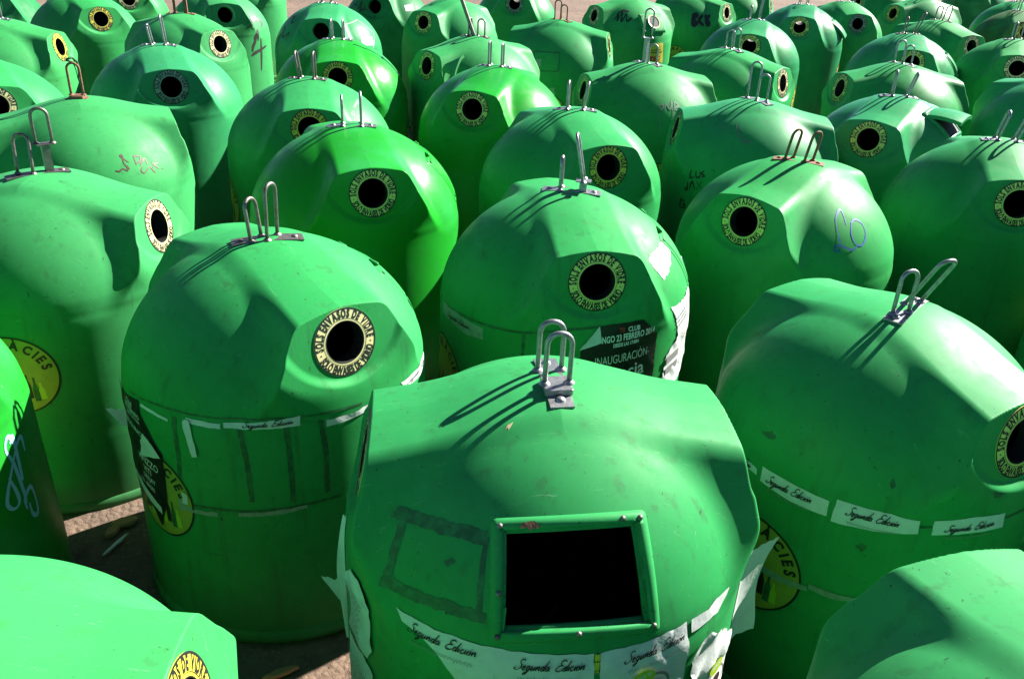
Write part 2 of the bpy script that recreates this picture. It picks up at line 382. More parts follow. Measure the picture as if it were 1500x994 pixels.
# ------------------------------------------------------------------ lifting gear
def arc_pts(P, n=8): return P
def loop_mesh(w, h, r, lean=0):
    mb = MB(); P = [(-w/2, 0, -.004)]
    P += [(-w/2, 0, t*(h-w/2)) for t in (.3, .6, 1)]
    P += [(-w/2*math.cos(a), 0, h-w/2+w/2*math.sin(a)) for a in np.linspace(0, math.pi, 13)[1:-1]]
    P += [(w/2, 0, t*(h-w/2)) for t in (1, .6, .3)]+[(w/2, 0, -.004)]
    P = [(x, z*math.sin(rad(lean)), z*math.cos(rad(lean))) for x, y, z in P]
    mb.tube(P, r, 10)
    for sx in (-1, 1): mb.lathe([(r*2.2, 0), (r*1.9, .004), (r*1.1, .009)], 12, 0, (sx*w/2, 0, 0))
    return mb
def lifting_gear(parent, yaw, metal, loops, L=.29, saddle=False, post=None, tilt=0):
    """parent's local frame; loops: list of (position along the bar, height, lean, turn)"""
    m = M[metal]; mb = MB(); c, s = math.cos(rad(yaw)), math.sin(rad(yaw)); Rz = np.array([[c, -s, 0], [s, c, 0], [0, 0, 1]])
    n = 12; V = []
    for t in (0, .006):
        for i in range(n+1):
            x = -L/2+L*i/n
            for y in (-.036, .036):
                zz = 1.6009+t+.001-.30*max(0, abs(x)-.05)**1.6; V.append((x, y, zz))
    F = []; q = 2*(n+1)
    for i in range(n):
        a = 2*i; F += [(q+a, q+a+2, q+a+3, q+a+1), (a, a+1, a+3, a+2), (a, a+2, q+a+2, q+a), (a+1, q+a+1, q+a+3, a+3)]
    F += [(0, q, q+1, 1), (2*n, 2*n+1, q+2*n+1, q+2*n)]
    V = np.array(V)@Rz.T
    mb.add(V, F); plate = obj('lifting_plate', mb.mesh('lifting_plate', m, False), parent)
    for sx in (-1, 1):
        b = MB(); b.lathe([(.0001, .0135), (.008, .0125), (.014, .008), (.0155, .001), (.0155, -.004)][::-1], 14, 0, Rz@np.array([sx*(L/2-.035), 0, 1.603-.30*max(0, L/2-.085)**1.6]))
        obj('bolt', b.mesh('bolt', m), plate)
    for i, (p, h, lean, turn) in enumerate(loops):
        z0 = 1.6085
        if saddle and i == len(loops)-1 or saddle == 2:
            b = MB(); b.box(Rz@np.array([p, 0, 1.616]), (.085, .085, .018), Rz, bev=.004); obj('saddle', b.mesh('saddle', m, False), plate); z0 = 1.625
        if post and i == post[0]:
            b = MB(); b.box(Rz@np.array([p, 0, z0+post[1]/2]), (.036, .036, post[1]), Rz); b.box(Rz@np.array([p, 0, z0+post[1]+.003]), (.075, .05, .006), Rz)
            obj('post', b.mesh('post', m, False), plate); z0 += post[1]+.006
        a = rad(yaw+turn); c2, s2 = math.cos(a), math.sin(a); R2 = np.array([[c2, -s2, 0], [s2, c2, 0], [0, 0, 1]])
        b = loop_mesh(.074, h, .0080, lean); V = np.array(b.V)@R2.T+Rz@np.array([p, 0, 0])+np.array([0, 0, z0])
        obj('hook', mesh('hook', V, b.F, M[metal], True), plate)
    return plate
# ------------------------------------------------------------------ hatch pieces
HF = cheek(90, 1.32)
def rect_path(hw, hh, n=14, rc=.02):
    P = []
    cs = [(hw-rc, hh-rc, 0), (-hw+rc, hh-rc, 90), (-hw+rc, -hh+rc, 180), (hw-rc, -hh+rc, 270)]
    for i, (x, y, a) in enumerate(cs):
        for t in range(0, 91, 30): P.append((x+rc*math.cos(rad(a+t)), y+rc*math.sin(rad(a+t))))
        nx, ny, na = cs[(i+1) % 4]; e = (nx+rc*math.cos(rad(a+90)), ny+rc*math.sin(rad(a+90))); s0 = P[-1]
        for k in range(1, n): P.append((s0[0]+(e[0]-s0[0])*k/n, s0[1]+(e[1]-s0[1])*k/n))
    return np.array(P)
def band(fr, path, prof, name, mat, spin=0, skew=0, flat=0):
    """sweep a cross-section (inward offset, height) along a closed path draped on the surface"""
    path = np.array(path); nP = len(path); T = np.roll(path, -1, 0)-np.roll(path, 1, 0); T /= np.linalg.norm(T, axis=1)[:, None]
    Nn = np.stack([-T[:, 1], T[:, 0]], -1)      # inward for a counter-clockwise path
    V = []
    for o, h in prof:
        q = path+Nn*o; q = q+np.stack([q[:, 1]*0, skew*q[:, 0]], -1)
        P = drape(fr, q, 0, spin)
        if flat: 
            d = (P-fr[0])@fr[3]; P = P-np.outer(d-(-.012), fr[3])*flat
        V.append(P+fr[3]*h)
    V = np.concatenate(V); k = len(prof); F = []
    for j in range(k-1):
        for i in range(nP): i2 = (i+1) % nP; F.append((j*nP+i, j*nP+i2, (j+1)*nP+i2, (j+1)*nP+i))
    return mesh(name, V, F, mat)
HATCH_FRAME = band(HF, rect_path(.225, .165), [(-.004, -.006), (0, .005), (.012, .006), (.016, -.004), (.022, -.004), (.026, .008), (.034, .009)], 'hatch_frame', M['shell'])
OPENPROF = [(-.006, -.006), (-.002, .006), (.004, .011), (.010, .013), (.020, .012), (.026, .008), (.030, -.006), (.033, -.012), (.038, -.012), (.040, -.03)]
HF_A = cheek(90, 1.325)
def spun(fr, a): O, U, W, Nn = fr; c, s_ = math.cos(rad(a)), math.sin(rad(a)); return O, c*U+s_*W, -s_*U+c*W, Nn
HF_A = spun(HF_A, 1.5)
HATCH_FRAME_OPEN = band(HF, rect_path(.225, .165), OPENPROF, 'hatch_frame', M['shell'])
def taper(P): return P*np.stack([1-.30*P[:, 1], 1+0*P[:, 1]], -1)
HATCH_FRAME_BIG = band(HF_A, taper(rect_path(.218, .158, rc=.012)), OPENPROF, 'hatch_frame', M['shell'])
def hatch_lid(off=.009):
    g = [(x, y) for y in np.linspace(-.131, .131, 14) for x in np.linspace(-.191, .191, 20)]
    P = drape(HF, g, off); F = [(j*20+i, j*20+i+1, (j+1)*20+i+1, (j+1)*20+i) for j in range(13) for i in range(19)]
    return mesh('hatch_lid', P, F, M['shell'])
HATCH_LID = hatch_lid()
def hinge_mesh(x):
    mb = MB()
    p = drape(HF, [(x, .165)], .008)[0]; mb.tube([p-HF[1]*.03, p+HF[1]*.03], .008, 8)
    return mb.mesh('hinge', M['shell'])
HINGE = [hinge_mesh(-.13), hinge_mesh(.13)]
SHELL = shell_mesh('shell'); 
SHELL_OPEN = shell_mesh('shell', (*HF, .184, .124)); SHELL_BIG = shell_mesh('shell', (*HF_A, .188, .134))
mb = MB(); mb.lathe([(.655, .0), (.664, .004), (.666, .03), (.660, .048), (.652, .060), (.640, .063)], 120); RIM = mb.mesh('base_rim', M['shell'])
# ------------------------------------------------------------------ one bin
def Rl(lx, ly): return Matrix.Rotation(rad(lx), 4, 'X')@Matrix.Rotation(rad(ly), 4, 'Y')
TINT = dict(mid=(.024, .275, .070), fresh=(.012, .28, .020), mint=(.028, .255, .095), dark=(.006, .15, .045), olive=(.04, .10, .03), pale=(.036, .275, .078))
BINS = {}
def make_bin(key, x, y, phi, dz, tint, age, ring, gear, label, hatch=None, lean=(0, 0), thanks=(90, -80), collar=None):
    e = bpy.data.objects.new('glass_recycling_bin', None); C.objects.link(e); e.empty_display_size = .2
    R = Rl(*lean); ap = Vector((x, y, H+dz)); base = ap-R@Vector((0, 0, H))
    e.location = base; e.rotation_euler = (R@Matrix.Rotation(rad(phi), 4, 'Z')).to_euler()
    e['label'] = label; e['category'] = 'recycling bin'; e['group'] = 'green glass recycling bins standing in the yard'
    col = (*[c*random.uniform(.93, 1.07) for c in TINT[tint]], age)
    obj('shell', {'open': SHELL_OPEN, 'big': SHELL_BIG}.get(hatch, SHELL), e, color=col)
    obj('base_rim', RIM, e, color=col)
    for sd in (1, -1):
        if ring:
            r = obj('mouth_label', ring_me[(ring, sd)], e); obj('lettering', ring_me[('t', sd)], r)
            obj('mouth_collar_and_dark_hole', ring_me[('c', sd)], e)
        else: obj('mouth_rim', ring_me[('p', sd)], e, color=col)
    for a in thanks:
        if a not in THANKS: THANKS[a] = thanks_meshes(a)
        s = obj('round_sticker', THANKS[a][0], e); obj('lettering', THANKS[a][1], s)
    if hatch:
        f = obj('hatch_frame', {'open': HATCH_FRAME_OPEN, 'big': HATCH_FRAME_BIG}.get(hatch, HATCH_FRAME), e, color=col)
        if hatch != 'big':
         for h in HINGE: obj('hinge', h, f, color=col)
        if hatch == 'closed': obj('hatch_lid', HATCH_LID, e, color=col)
    if gear: lifting_gear(e, **gear)
    BINS[key] = (e, col); return e
# ------------------------------------------------------------------ every bin: apex x, y, heading of one mouth, ...
def G(yaw=0, metal='galv', h=(.18, .18), lean=(0, 0), pos=(-.055, .055), turn=(90, 90), **k):
    return dict(yaw=yaw, metal=metal, loops=[(p, hh, l, t) for p, hh, l, t in zip(pos, h, lean, turn)], **k)
# gear yaw is given in world degrees and turned into the bin's frame
def BIN(key, x, y, phi, dz, tint, age, ring, gear, label, **k):
    if gear: gear = dict(gear); gear['yaw'] -= phi
    make_bin(key, x, y, phi, dz, tint, age, ring, gear, label, **k)
BIN('A', 0.130, 2.27, -173, 0.015, 'mid', .7, 'cream', G(-80, 'galv', (.165, .165), pos=(-.06, .05), saddle=True), 'front bin with a big open rectangular hatch facing the camera', hatch='big', thanks=())
BIN('B', -1.03, 3.36, -47, -0.003, 'mid', .7, 'cream', G(22, 'dull', (.17, .23), (6, -2), pos=(-.045, .02), turn=(50, 50)), 'bin left of the front one, paper strips round its middle, black poster on one side', hatch='closed')
BIN('C', 0.26, 4.15, -79, 0.015, 'mid', .6, 'lime', G(-8, 'galv', (.16, .23), (0, 12), post=(1, .045)), 'bin behind the front bin, with a black INAUGURACIÓN poster below its mouth', hatch='closed')
BIN('D', -1.02, 5.2, -69, 0.022, 'fresh', .15, 'lime', G(10, 'galv', (.17, .19)), 'glossy fresh green bin with two upright silver loops, directly behind the taped bin', hatch='closed')
BIN('E', 1.63, 5.04, -131, -0.022, 'mid', .55, 'lime', G(-22, 'rust', (.18, .18), (-10, -10), turn=(55, 55)), 'bin with rusty hook plate and blue LO scribble on its right flank')
BIN('F', 1.49, 3.01, -63, -0.025, 'mid', .5, 'lime', G(50, 'galv', (.17, .25), (0, -28), pos=(-.07, .06), turn=(-30, -30)), 'large bin right of the front bin with three paper strips around its waist')
BIN('G', 1.30, 1.19, -75, 0, 'pale', .6, 'cream', None, 'bare bright dome cut off by the bottom right corner')
BIN('H', -1.205, 1.175, 6, 0, 'pale', .6, 'yellow', G(80), 'bright bin cut off by the bottom left corner, yellow mouth label at the frame edge')
BIN('I', -2.50, 2.66, -30, 0, 'fresh', .4, 'lime', G(0), 'bin at the left edge with pale blue spray scribbles on its shaded side')
BIN('J', -2.38, 4.14, -2, -0.021, 'pale', .55, 'cream', G(40, 'dull', (.19, .17), (8, 0), post=(1, .13), turn=(-35, -15)), 'left edge bin with round GRÀCIES sticker and a square post under its loop', thanks=((-84, .82), 90))
BIN('K', -2.88, 5.65, 28, 0, 'pale', .6, 'worn', G(10, 'rust', (.20,), pos=(0,), turn=(0,), L=.12, saddle=True), 'bin with brown PA graffiti and a single loop on a rusty block')
BIN('L', -3.13, 7.68, -63, 0.011, 'mint', .35, 'worn', G(10, 'galv', (.16, .24), (8, 4)), 'blue-tinted bin with a worn grey mouth label, behind the one with PA graffiti')
BIN('M', -5.12, 8.73, 3, 0, 'pale', .5, 'yellow', G(10), 'bin at the upper left edge, yellow mouth label with a rag hanging from it')
BIN('N', -4.2, 6.76, -50, 0, 'mid', .5, 'cream', G(10), 'bin cut by the left edge, only half of its cream mouth label in view')
BIN('O', -5.39, 11.06, -45, 0, 'mid', .6, 'yellow', G(10), 'bin in the top left corner with a yellow mouth label looking half right')
BIN('P', -3.63, 9.58, -32, 0.012, 'pale', .7, 'cream', G(10, 'rust', (.22, .16), (0, 0), post=(1, .20)), 'bin with rusty hook and leaning post, cream mouth label, between two left rows')
BIN('Q', -4.05, 11.97, -62, 0, 'pale', .6, None, G(10), 'bin with a bare black mouth and big black 408 graffiti on its flank')
BIN('R', -4.56, 14.85, -10, 0, 'pale', .4, 'cream', G(10), 'pale bin behind the 408 graffiti bin, its round sticker seen edge on')
BIN('S', -5.77, 13.01, -55, 0, 'pale', .4, 'cream', G(10), 'plain lit dome behind the yellow labelled bin in the top left corner')
BIN('T', -2.4, 11.01, -86, 0.011, 'mint', .3, None, G(0, 'galv', (.16, .16)), 'scribbled bin with a bare mouth and a white paper on its right shoulder')
BIN('U', -1.65, 6.76, -77, -0.027, 'mid', .4, 'yellow', G(0, 'dull', (.19, .19), (8, 0)), 'bin whose yellow mouth label is half hidden by the glossy bin in front')
BIN('V', -1.77, 8.52, -80, -0.006, 'fresh', .1, 'yellow', G(0, 'galv', (.17, .17)), 'shiny bright green bin with two silver prongs, in front of the scribbled bin')
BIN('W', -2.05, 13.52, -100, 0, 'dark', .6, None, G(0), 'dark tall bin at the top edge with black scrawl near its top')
BIN('X', -1.01, 12.11, -122, 0, 'mid', .5, 'lime', G(0), 'bin at the top edge behind the torn hatch bin, lime label facing half left')
BIN('Y', -0.5, 9.0, -141, 0.007, 'pale', .6, 'lime', G(-20, 'dull', (.16, .16), (0, 0), (-.06, .06), (90, 0)), 'bin with a torn lifted hatch lid and a long black bar standing on top')
BIN('Z', -0.24, 7.45, -106, 0.006, 'fresh', .15, 'lime', G(-12, 'galv', (.19, .18)), 'glossy bin facing the camera in front of the torn hatch bin')
BIN('AA', -0.18, 14.61, -92, 0, 'mid', .4, 'worn', G(0), 'far bin at the top edge with a grey mouth label')
BIN('AB', 0.39, 10.52, -190, 0.006, 'mid', .6, 'lime', G(-45, 'rust', (.2, .16), (10, 0), (-.05, .04), (50, 50)), 'bin with rusty crossed loops and peeled sticker remains on its front')
BIN('AC', 0.36, 6.0, -69, 0.003, 'mid', .35, 'yellow', G(0, 'galv', (.18, .18), (0, -8), turn=(80, 80)), 'bin with a yellow-green mouth label just behind the INAUGURACIÓN poster bin')
BIN('AD', 1.09, 8.0, -169, -0.006, 'mid', .6, 'lime', G(-45, 'galv', (.24, .16), (0, 0), (-.035, .05), (40, 40), post=(0, .2)), 'bin with a tall silver post and loop and dripping dark tag on its flank')
BIN('AE', 1.47, 13.34, -155, 0, 'mid', .7, 'cream', None, 'bin with a second mouth in its hatch and a black tag on the shoulder')
BIN('AF', 2.6, 14.53, -38, 0, 'mid', .6, 'cream', G(0), 'bin near the top edge with a thick black BKNS tag')
BIN('AG', 2.04, 9.0, -36, -0.003, 'mid', .4, 'cream', G(-60, 'galv', (.17, .2), (0, -6), (-.04, .04), (50, 50)), 'bin with silver loops, its mouth looking right, in front of the pale rounded bin')
BIN('AH', 2.85, 11.58, -105, -0.017, 'mint', .3, 'lime', G(0, 'galv', (.16, .34), (0, -4)), 'pale rounded bin half hidden behind the right-looking bin with silver loops')
BIN('AI', 1.75, 6.65, -183, -0.011, 'mint', .45, 'cream', G(-60, 'galv', (.26, .19), (8, 0), (-.05, .05), (50, 50)), 'bin with a long ridged roof and small LUS tag, behind the rusty plated bin')
BIN('AJ', 3.96, 13.39, -106, 0.008, 'mint', .2, 'lime', G(0, 'galv', (.15, .15)), 'bin with light showing through its mouth and an ajar hatch at its right', hatch='closed')
BIN('AK', 4.81, 14.15, -85, 0, 'mid', .5, 'worn', G(0), 'bin with a grey worn label right behind the bin with the ajar hatch')
BIN('AL', 3.52, 15.73, -20, 0, 'mid', .5, 'cream', G(0), 'far bin at the top edge whose mouth is seen edge on at its right')
BIN('AM', 6.5, 15.36, -160, 0, 'mid', .5, 'yellow', G(0), 'bin near the top right with its mouth looking left')
BIN('AN', 5.47, 12.25, -66, 0.005, 'mid', .6, 'cream', G(-45, 'dull', (.17, .19), (-10, -14), turn=(45, 45)), 'bin with dark loops and cream label at its right, behind the two domed bins')
BIN('AO', 4.52, 10.88, -102, -0.012, 'mint', .25, 'lime', G(0, 'dull', (.18, .25), (0, -20)), 'blue-tinted dome with thin dark prongs between two rows on the right', hatch='closed')
BIN('AP', 3.6, 8.65, -173, -0.01, 'mid', .35, 'lime', G(-60, 'galv', (.2, .17), (5, 0), (-.05, .05), (50, 50)), 'bin whose narrow mouth looks left, behind the bin with the lifted hatch lid')
BIN('AQ', 2.96, 7.03, -127, -0.006, 'mint', .2, 'lime', G(-12, 'galv', (.19, .19), (0, -14)), 'glossy bin with its side hatch lid lifted open')
BIN('AR', 3.08, 5.56, -102, 0.031, 'mid', .45, 'lime', G(-12, 'galv', (.18, .18), (-10, -14)), 'big dome at the right edge with two leaning silver loops')
BIN('AS', 5.73, 10.74, -110, 0, 'mid', .6, 'cream', G(0), 'bin cut by the right edge, cream label, just below the brownish dirty bin')
BIN('AT', 7.47, 14.1, -105, 0, 'olive', .8, 'yellow', G(0), 'brownish dirty bin with a yellow label at the right edge')
BIN('AU', 8.11, 15.49, -100, 0, 'mid', .3, 'lime', G(0, 'galv'), 'dome in the top right corner behind the brownish bin')
BIN('AV', 4.91, 8.21, -60, 0, 'mint', .3, 'lime', G(0), 'sliver of a teal dome cut by the right edge')
BIN('AW', 6.49, 16.88, -170, 0, 'mid', .5, 'yellow', G(0), 'far bin at the top edge with an orange looking mouth label')
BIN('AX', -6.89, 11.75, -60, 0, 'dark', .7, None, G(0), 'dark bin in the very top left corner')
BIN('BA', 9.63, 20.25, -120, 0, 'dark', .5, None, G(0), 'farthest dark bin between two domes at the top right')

# more bins of the same yard standing just outside the picture: they shade the gaps between the near ones
for i_, (x_, y_) in enumerate([(-3.95, 4.3), (-3.6, 2.8), (-4.5, 5.4), (-2.75, 1.3), (-3.6, .2), (-2.2, -.1), (-.75, -.3), (.75, -.35), (2.4, -.1), (2.75, 1.35), (3.0, 2.8), (3.5, 4.2), (4.4, 3.2), (4.75, 5.3), (-5.7, 6.7), (-5.4, 3.9), (-.1, -1.8), (1.6, -1.8), (-1.6, -1.8)]):
    BIN('Z%d' % i_, x_, y_, (i_*67) % 360, 0, 'mid', .5, 'lime', G(0), 'green bin of the same yard standing outside the picture, beyond its near edges')

#== EXTRAS
# ------------------------------------------------------------------ paper, tape, graffiti, damage: parts of single bins
# outlines and strokes as (azimuth in degrees, height in metres) on each bin's own surface
from mathutils.geometry import delaunay_2d_cdt
BK = {'A_t1': [(30.4, 1.351), (35.0, 1.35), (45.3, 1.367), (55.1, 1.378), (62.5, 1.381)],
    'A_t2': [(32.9, 1.363), (34.8, 1.316), (35.7, 1.275), (36.7, 1.224), (37.1, 1.187)],
    'A_t3': [(35.6, 1.182), (45.0, 1.193), (55.6, 1.21), (67.3, 1.213)],
    'A_t4': [(62.7, 1.385), (63.4, 1.338), (64.2, 1.295), (65.1, 1.233), (65.4, 1.199)],
    'A_smear': [(52.0, 1.308), (54.1, 1.322), (55.7, 1.316), (53.7, 1.297)],
    'A_p1': [(42.1, 1.134), (49.8, 1.137), (57.0, 1.139), (64.4, 1.142), (70.2, 1.145), (70.9, 1.045), (61.2, 1.002), (55.7, 1.066), (49.6, 1.098), (44.5, 1.104)],
    'A_p2': [(70.2, 1.145), (79.5, 1.144), (87.7, 1.144), (95.2, 1.142), (95.5, 1.06), (70.9, 1.045)],
    'A_p3': [(96.2, 1.14), (105.0, 1.144), (112.8, 1.143), (121.5, 1.148), (122.8, 1.044), (123.3, 0.924), (96.5, 1.058)],
    'A_p4': [(122.5, 1.148), (129.0, 1.143), (137.9, 1.147), (139.9, 1.144), (134.0, 1.097), (127.5, 1.102), (122.6, 1.103)],
    'A_p5': [(124.8, 1.016), (127.6, 1.055), (132.6, 1.034), (142.8, 0.913), None, None, None, (125.2, 0.909)],
    'A_x1': [(46.9, 1.097), (65.3, 1.12)],
    'A_x2': [(74.0, 1.108), (90.3, 1.111)],
    'A_x3': [(100.5, 1.116), (117.3, 1.11)],
    'A_y': [(95.0, 1.142), (96.2, 1.14), (96.7, 1.058), (95.2, 1.061)],
    'A_l1': [(19.2, 1.034), (28.9, 1.139), (32.9, 1.122), (33.5, 1.04), (34.1, 0.896), (31.5, 0.841), (18.2, 0.846)],
    'A_l2': [(16.9, 0.802), (31.4, 0.832), (35.1, 0.797), None],
    'A_l3': [(5.7, 1.154), (23.8, 1.244), (17.6, 1.024), (9.9, 0.725), None, None, None],
    'A_g1': [(108.0, 1.057)],
    'A_g2': [(136.2, 0.871)],
    'A_m1': [(52.1, 1.569)],
    'A_m2': [(150.7, 1.573)],
    'A_h': [(90.7, 1.34)],
    'A_hc': [(61.6, 1.437), (118.2, 1.433), (113.6, 1.189), (70.0, 1.182)],
    'J_t': [(-83.8, 0.821)],
    'B_t': [(-80.6, 0.587)],
    'F_t': [(-77.2, 0.658)],
    'A_seam': [(42.1, 1.134), (70.1, 1.146), (96.1, 1.143), (122.0, 1.145), (139.9, 1.144)],
    'B_s1': [(-60.3, 1.11), (-53.5, 1.107), (-47.4, 1.105), (-47.5, 1.083), (-53.6, 1.085), (-59.8, 1.089)],
    'B_s2': [(-46.4, 1.111), (-34.0, 1.126), (-20.8, 1.138), (-21.0, 1.094), (-33.2, 1.093), (-46.3, 1.09)],
    'B_f': [(-60.4, 1.104), (-58.5, 1.103), (-57.9, 1.045), (-56.7, 0.948), (-59.0, 0.939), (-60.3, 1.024), (-61.5, 1.09)],
    'B_s3': [(-82.5, 1.089), (-74.7, 1.087), (-68.0, 1.079), (-68.0, 1.068), (-75.1, 1.074), (-83.0, 1.075)],
    'B_s4': [(-12.1, 1.092), (-3.9, 1.087), (4.0, 1.097), (3.8, 1.073), (-4.1, 1.063), (-12.2, 1.062)],
    'B_s5': [(21.1, 1.113), (29.9, 1.101), (48.4, 1.054), (49.8, 1.003), (34.1, 1.048), (23.3, 1.073)],
    'B_b1': [(-68.4, 0.702), (-66.3, 0.717), (-65.6, 0.679), (-52.1, 0.687), (-52.3, 0.666), (-65.9, 0.658), (-68.6, 0.65)],
    'B_b2': [(-44.6, 0.698), (-32.7, 0.705), (-20.9, 0.717), (-21.0, 0.7), (-32.9, 0.684), (-44.8, 0.678)],
    'B_poster': [(-100.5, 1.049), (-84.4, 1.094), (-83.3, 1.037), (-79.6, 0.985), (-77.0, 0.94), (-73.1, 0.894), (-73.7, 0.779), (-74.1, 0.675), (-79.6, 0.511), (-85.2, 0.576), None, None, None, None],
    'B_fold': [(-82.1, 0.957), (-77.3, 0.926), (-73.6, 0.881), (-87.1, 0.827)],
    'B_seam': [(-92.0, 1.096), (-73.3, 1.121), (-60.9, 1.125), (-48.0, 1.126), (-29.5, 1.141), (-13.8, 1.123), (1.8, 1.112)],
    'B_v1': [(-41.0, 1.107), (-39.7, 0.93), (-39.4, 0.751)],
    'B_v2': [(-25.8, 1.11), (-25.3, 0.95), (-25.5, 0.738)],
    'B_v3': [(-14.0, 1.096), (-12.9, 0.95), (-13.4, 0.754)],
    'B_v4': [(-65.2, 1.097), (-65.3, 0.912), (-67.4, 0.706)],
    'B_h': [(-72.9, 0.681), (-57.2, 0.701), (-39.7, 0.707), (-20.9, 0.717), (-8.5, 0.72)],
    'B_h2': [(-60.2, 0.461), (-46.7, 0.471), (-29.7, 0.468)],
    'C_seam': [(-80.5, 1.059), (-61.7, 1.087), (-45.2, 1.097), (-28.8, 1.121), (-11.0, 1.158), (1.7, 1.169)],
    'C_v1': [(-29.4, 1.116), (-29.8, 1.034), (-29.7, 0.944)],
    'C_s': [(-83.3, 1.064), (-68.3, 1.079), (-49.3, 1.075), (-48.8, 1.018), (-60.7, 0.998), (-71.2, 1.013), (-82.1, 1.002)],
    'C_x': [(-70.5, 1.017), (-54.0, 1.032)],
    'C_poster': [(1.1, 1.169), (7.5, 1.178), (20.5, 1.183), (29.5, 1.081), (29.7, 0.966), (30.1, 0.852), (-5.0, 0.921), (-6.1, 1.047)],
    'C_fold': [(1.1, 1.169), (2.4, 1.096), (-5.8, 1.085)],
    'C_st': [(40.9, 1.403), (62.6, 1.413), (68.0, 1.38), (57.3, 1.341), (47.1, 1.309), (41.3, 1.295), (38.4, 1.345), (36.5, 1.384)],
    'C_news': [(40.6, 1.173), (54.2, 1.163), None, None, None, None, None, (36.8, 0.817), (38.4, 0.932), (47.3, 1.005), (44.8, 1.089)],
    'C_t': [(9.1, 1.157), (7.8, 1.118), (18.0, 1.048), (10.3, 1.009)],
    'F_s1': [(-97.6, 1.081), (-91.3, 1.074), (-86.0, 1.07), (-85.5, 1.046), (-90.9, 1.046), (-96.5, 1.048)],
    'F_s2': [(-84.3, 1.093), (-72.8, 1.094), (-60.0, 1.091), (-59.6, 1.032), (-71.0, 1.024), (-83.7, 1.035)],
    'F_s3': [(-57.9, 1.109), (-46.0, 1.109), (-33.8, 1.11), (-33.1, 1.051), (-45.4, 1.03), (-58.1, 1.018)],
    'F_s4': [(-29.8, 1.116), (-19.5, 1.132), (-5.9, 1.124), (-5.2, 1.063), (-17.3, 1.06), (-29.1, 1.05)],
    'F_x2': [(-79.6, 1.057), (-63.8, 1.067)],
    'F_x3': [(-53.4, 1.075), (-38.5, 1.079)],
    'F_x4': [(-25.4, 1.078), (-9.6, 1.091)],
    'F_l1': [(-79.4, 0.692), (-69.8, 0.693), (-59.9, 0.701), (-59.6, 0.683), (-69.3, 0.663), (-78.8, 0.663)],
    'F_l2': [(-59.6, 0.72), (-51.9, 0.718), (-44.3, 0.726), (-45.3, 0.702), (-52.4, 0.689), (-59.4, 0.698)],
    'F_m1': [(-90.8, 1.206), (-87.7, 1.213), (-86.3, 1.227), (-83.6, 1.215), (-85.7, 1.197), (-88.9, 1.195)],
    'F_m2': [(-44.4, 1.213), (-43.7, 1.228), (-42.4, 1.204), (-43.4, 1.193)],
    'F_m3': [(-14.1, 1.216), (-11.3, 1.219), (-7.6, 1.197), (-10.3, 1.188)],
    'F_m4': [(-49.5, 0.949), (-47.8, 0.966), (-45.9, 0.952), (-47.5, 0.927)],
    'K_1': [(-77.7, 1.272), (-75.5, 1.265), (-73.0, 1.276), (-70.6, 1.261), (-69.9, 1.287), (-69.1, 1.266)],
    'K_2': [(-70.0, 1.275), (-71.2, 1.308), (-70.2, 1.344), (-71.7, 1.342), (-67.8, 1.303)],
    'K_3': [(-63.9, 1.28), (-63.1, 1.325), (-62.1, 1.331), (-58.7, 1.322), (-60.4, 1.297), (-64.1, 1.292)],
    'K_4': [(-61.9, 1.273), (-56.7, 1.306), (-56.6, 1.27)],
    'K_5': [(-60.4, 1.266), (-62.4, 1.246), (-60.8, 1.23), (-56.1, 1.253), (-54.4, 1.228), (-53.6, 1.214)],
    'K_6': [(-52.5, 1.281), (-54.0, 1.244)],
    'K_7': [(-48.5, 1.264), (-52.3, 1.261), (-49.9, 1.23)],
    'K_8': [(-48.1, 1.23), (-46.5, 1.217)],
    'I_1': [(29.7, 1.013), (32.0, 1.027), (31.4, 0.874), (31.1, 0.845), (31.7, 0.998), (29.3, 1.047), (27.0, 1.004), (29.0, 0.926), (30.1, 0.772), (29.3, 0.729)],
    'I_2': [(24.9, 0.897), (26.7, 0.818), (26.6, 0.77), (23.5, 0.765), (21.5, 0.814), (26.9, 0.912), (33.2, 0.987), (36.6, 0.992), (36.8, 0.927)],
    'I_3': [(29.5, 0.711), (29.6, 0.76), (34.3, 0.779), (35.5, 0.708), (34.5, 0.65), (31.6, 0.669), (31.2, 0.729)],
    'E_1': [(62.4, 1.38), (62.2, 1.447), (55.7, 1.412), (55.0, 1.338), (55.5, 1.297), (53.9, 1.265), (51.5, 1.272), (53.3, 1.294), (57.9, 1.283), (62.0, 1.267), (66.7, 1.283)],
    'E_2': [(66.1, 1.387), (71.0, 1.401), (75.8, 1.375), (75.0, 1.322), (69.7, 1.282), (65.6, 1.297), (64.2, 1.342), (66.9, 1.389)],
    'AQ_h': [(90.1, 1.5), None, (81.1, 1.424)],
    'Y_f': [(26.5, 1.297), (34.1, 1.431)],
    'AI_1': [(41.2, 1.162), (42.0, 1.105), (44.9, 1.118)],
    'AI_2': [(45.2, 1.163), (46.5, 1.122), (49.1, 1.129), (48.5, 1.167)],
    'AI_3': [(51.3, 1.178), (49.9, 1.156), (52.4, 1.142), (50.2, 1.127)],
    'AI_4': [(41.2, 1.072), (41.1, 1.01), (38.4, 1.022)],
    'AI_5': [(43.3, 1.017), (44.3, 1.081), (47.6, 1.03)],
    'AI_6': [(47.4, 1.09), (52.4, 1.053)],
    'AI_7': [(51.4, 1.1), (48.7, 1.033)],
    'AI_8': [(40.8, 0.914), (37.4, 0.924), (37.1, 0.869), (40.9, 0.871), (41.0, 0.899), (39.3, 0.893)],
    'AI_9': [(48.5, 1.464), (56.8, 1.433)],
    'AI_10': [(60.5, 1.496), (72.2, 1.409), (80.5, 1.403)],
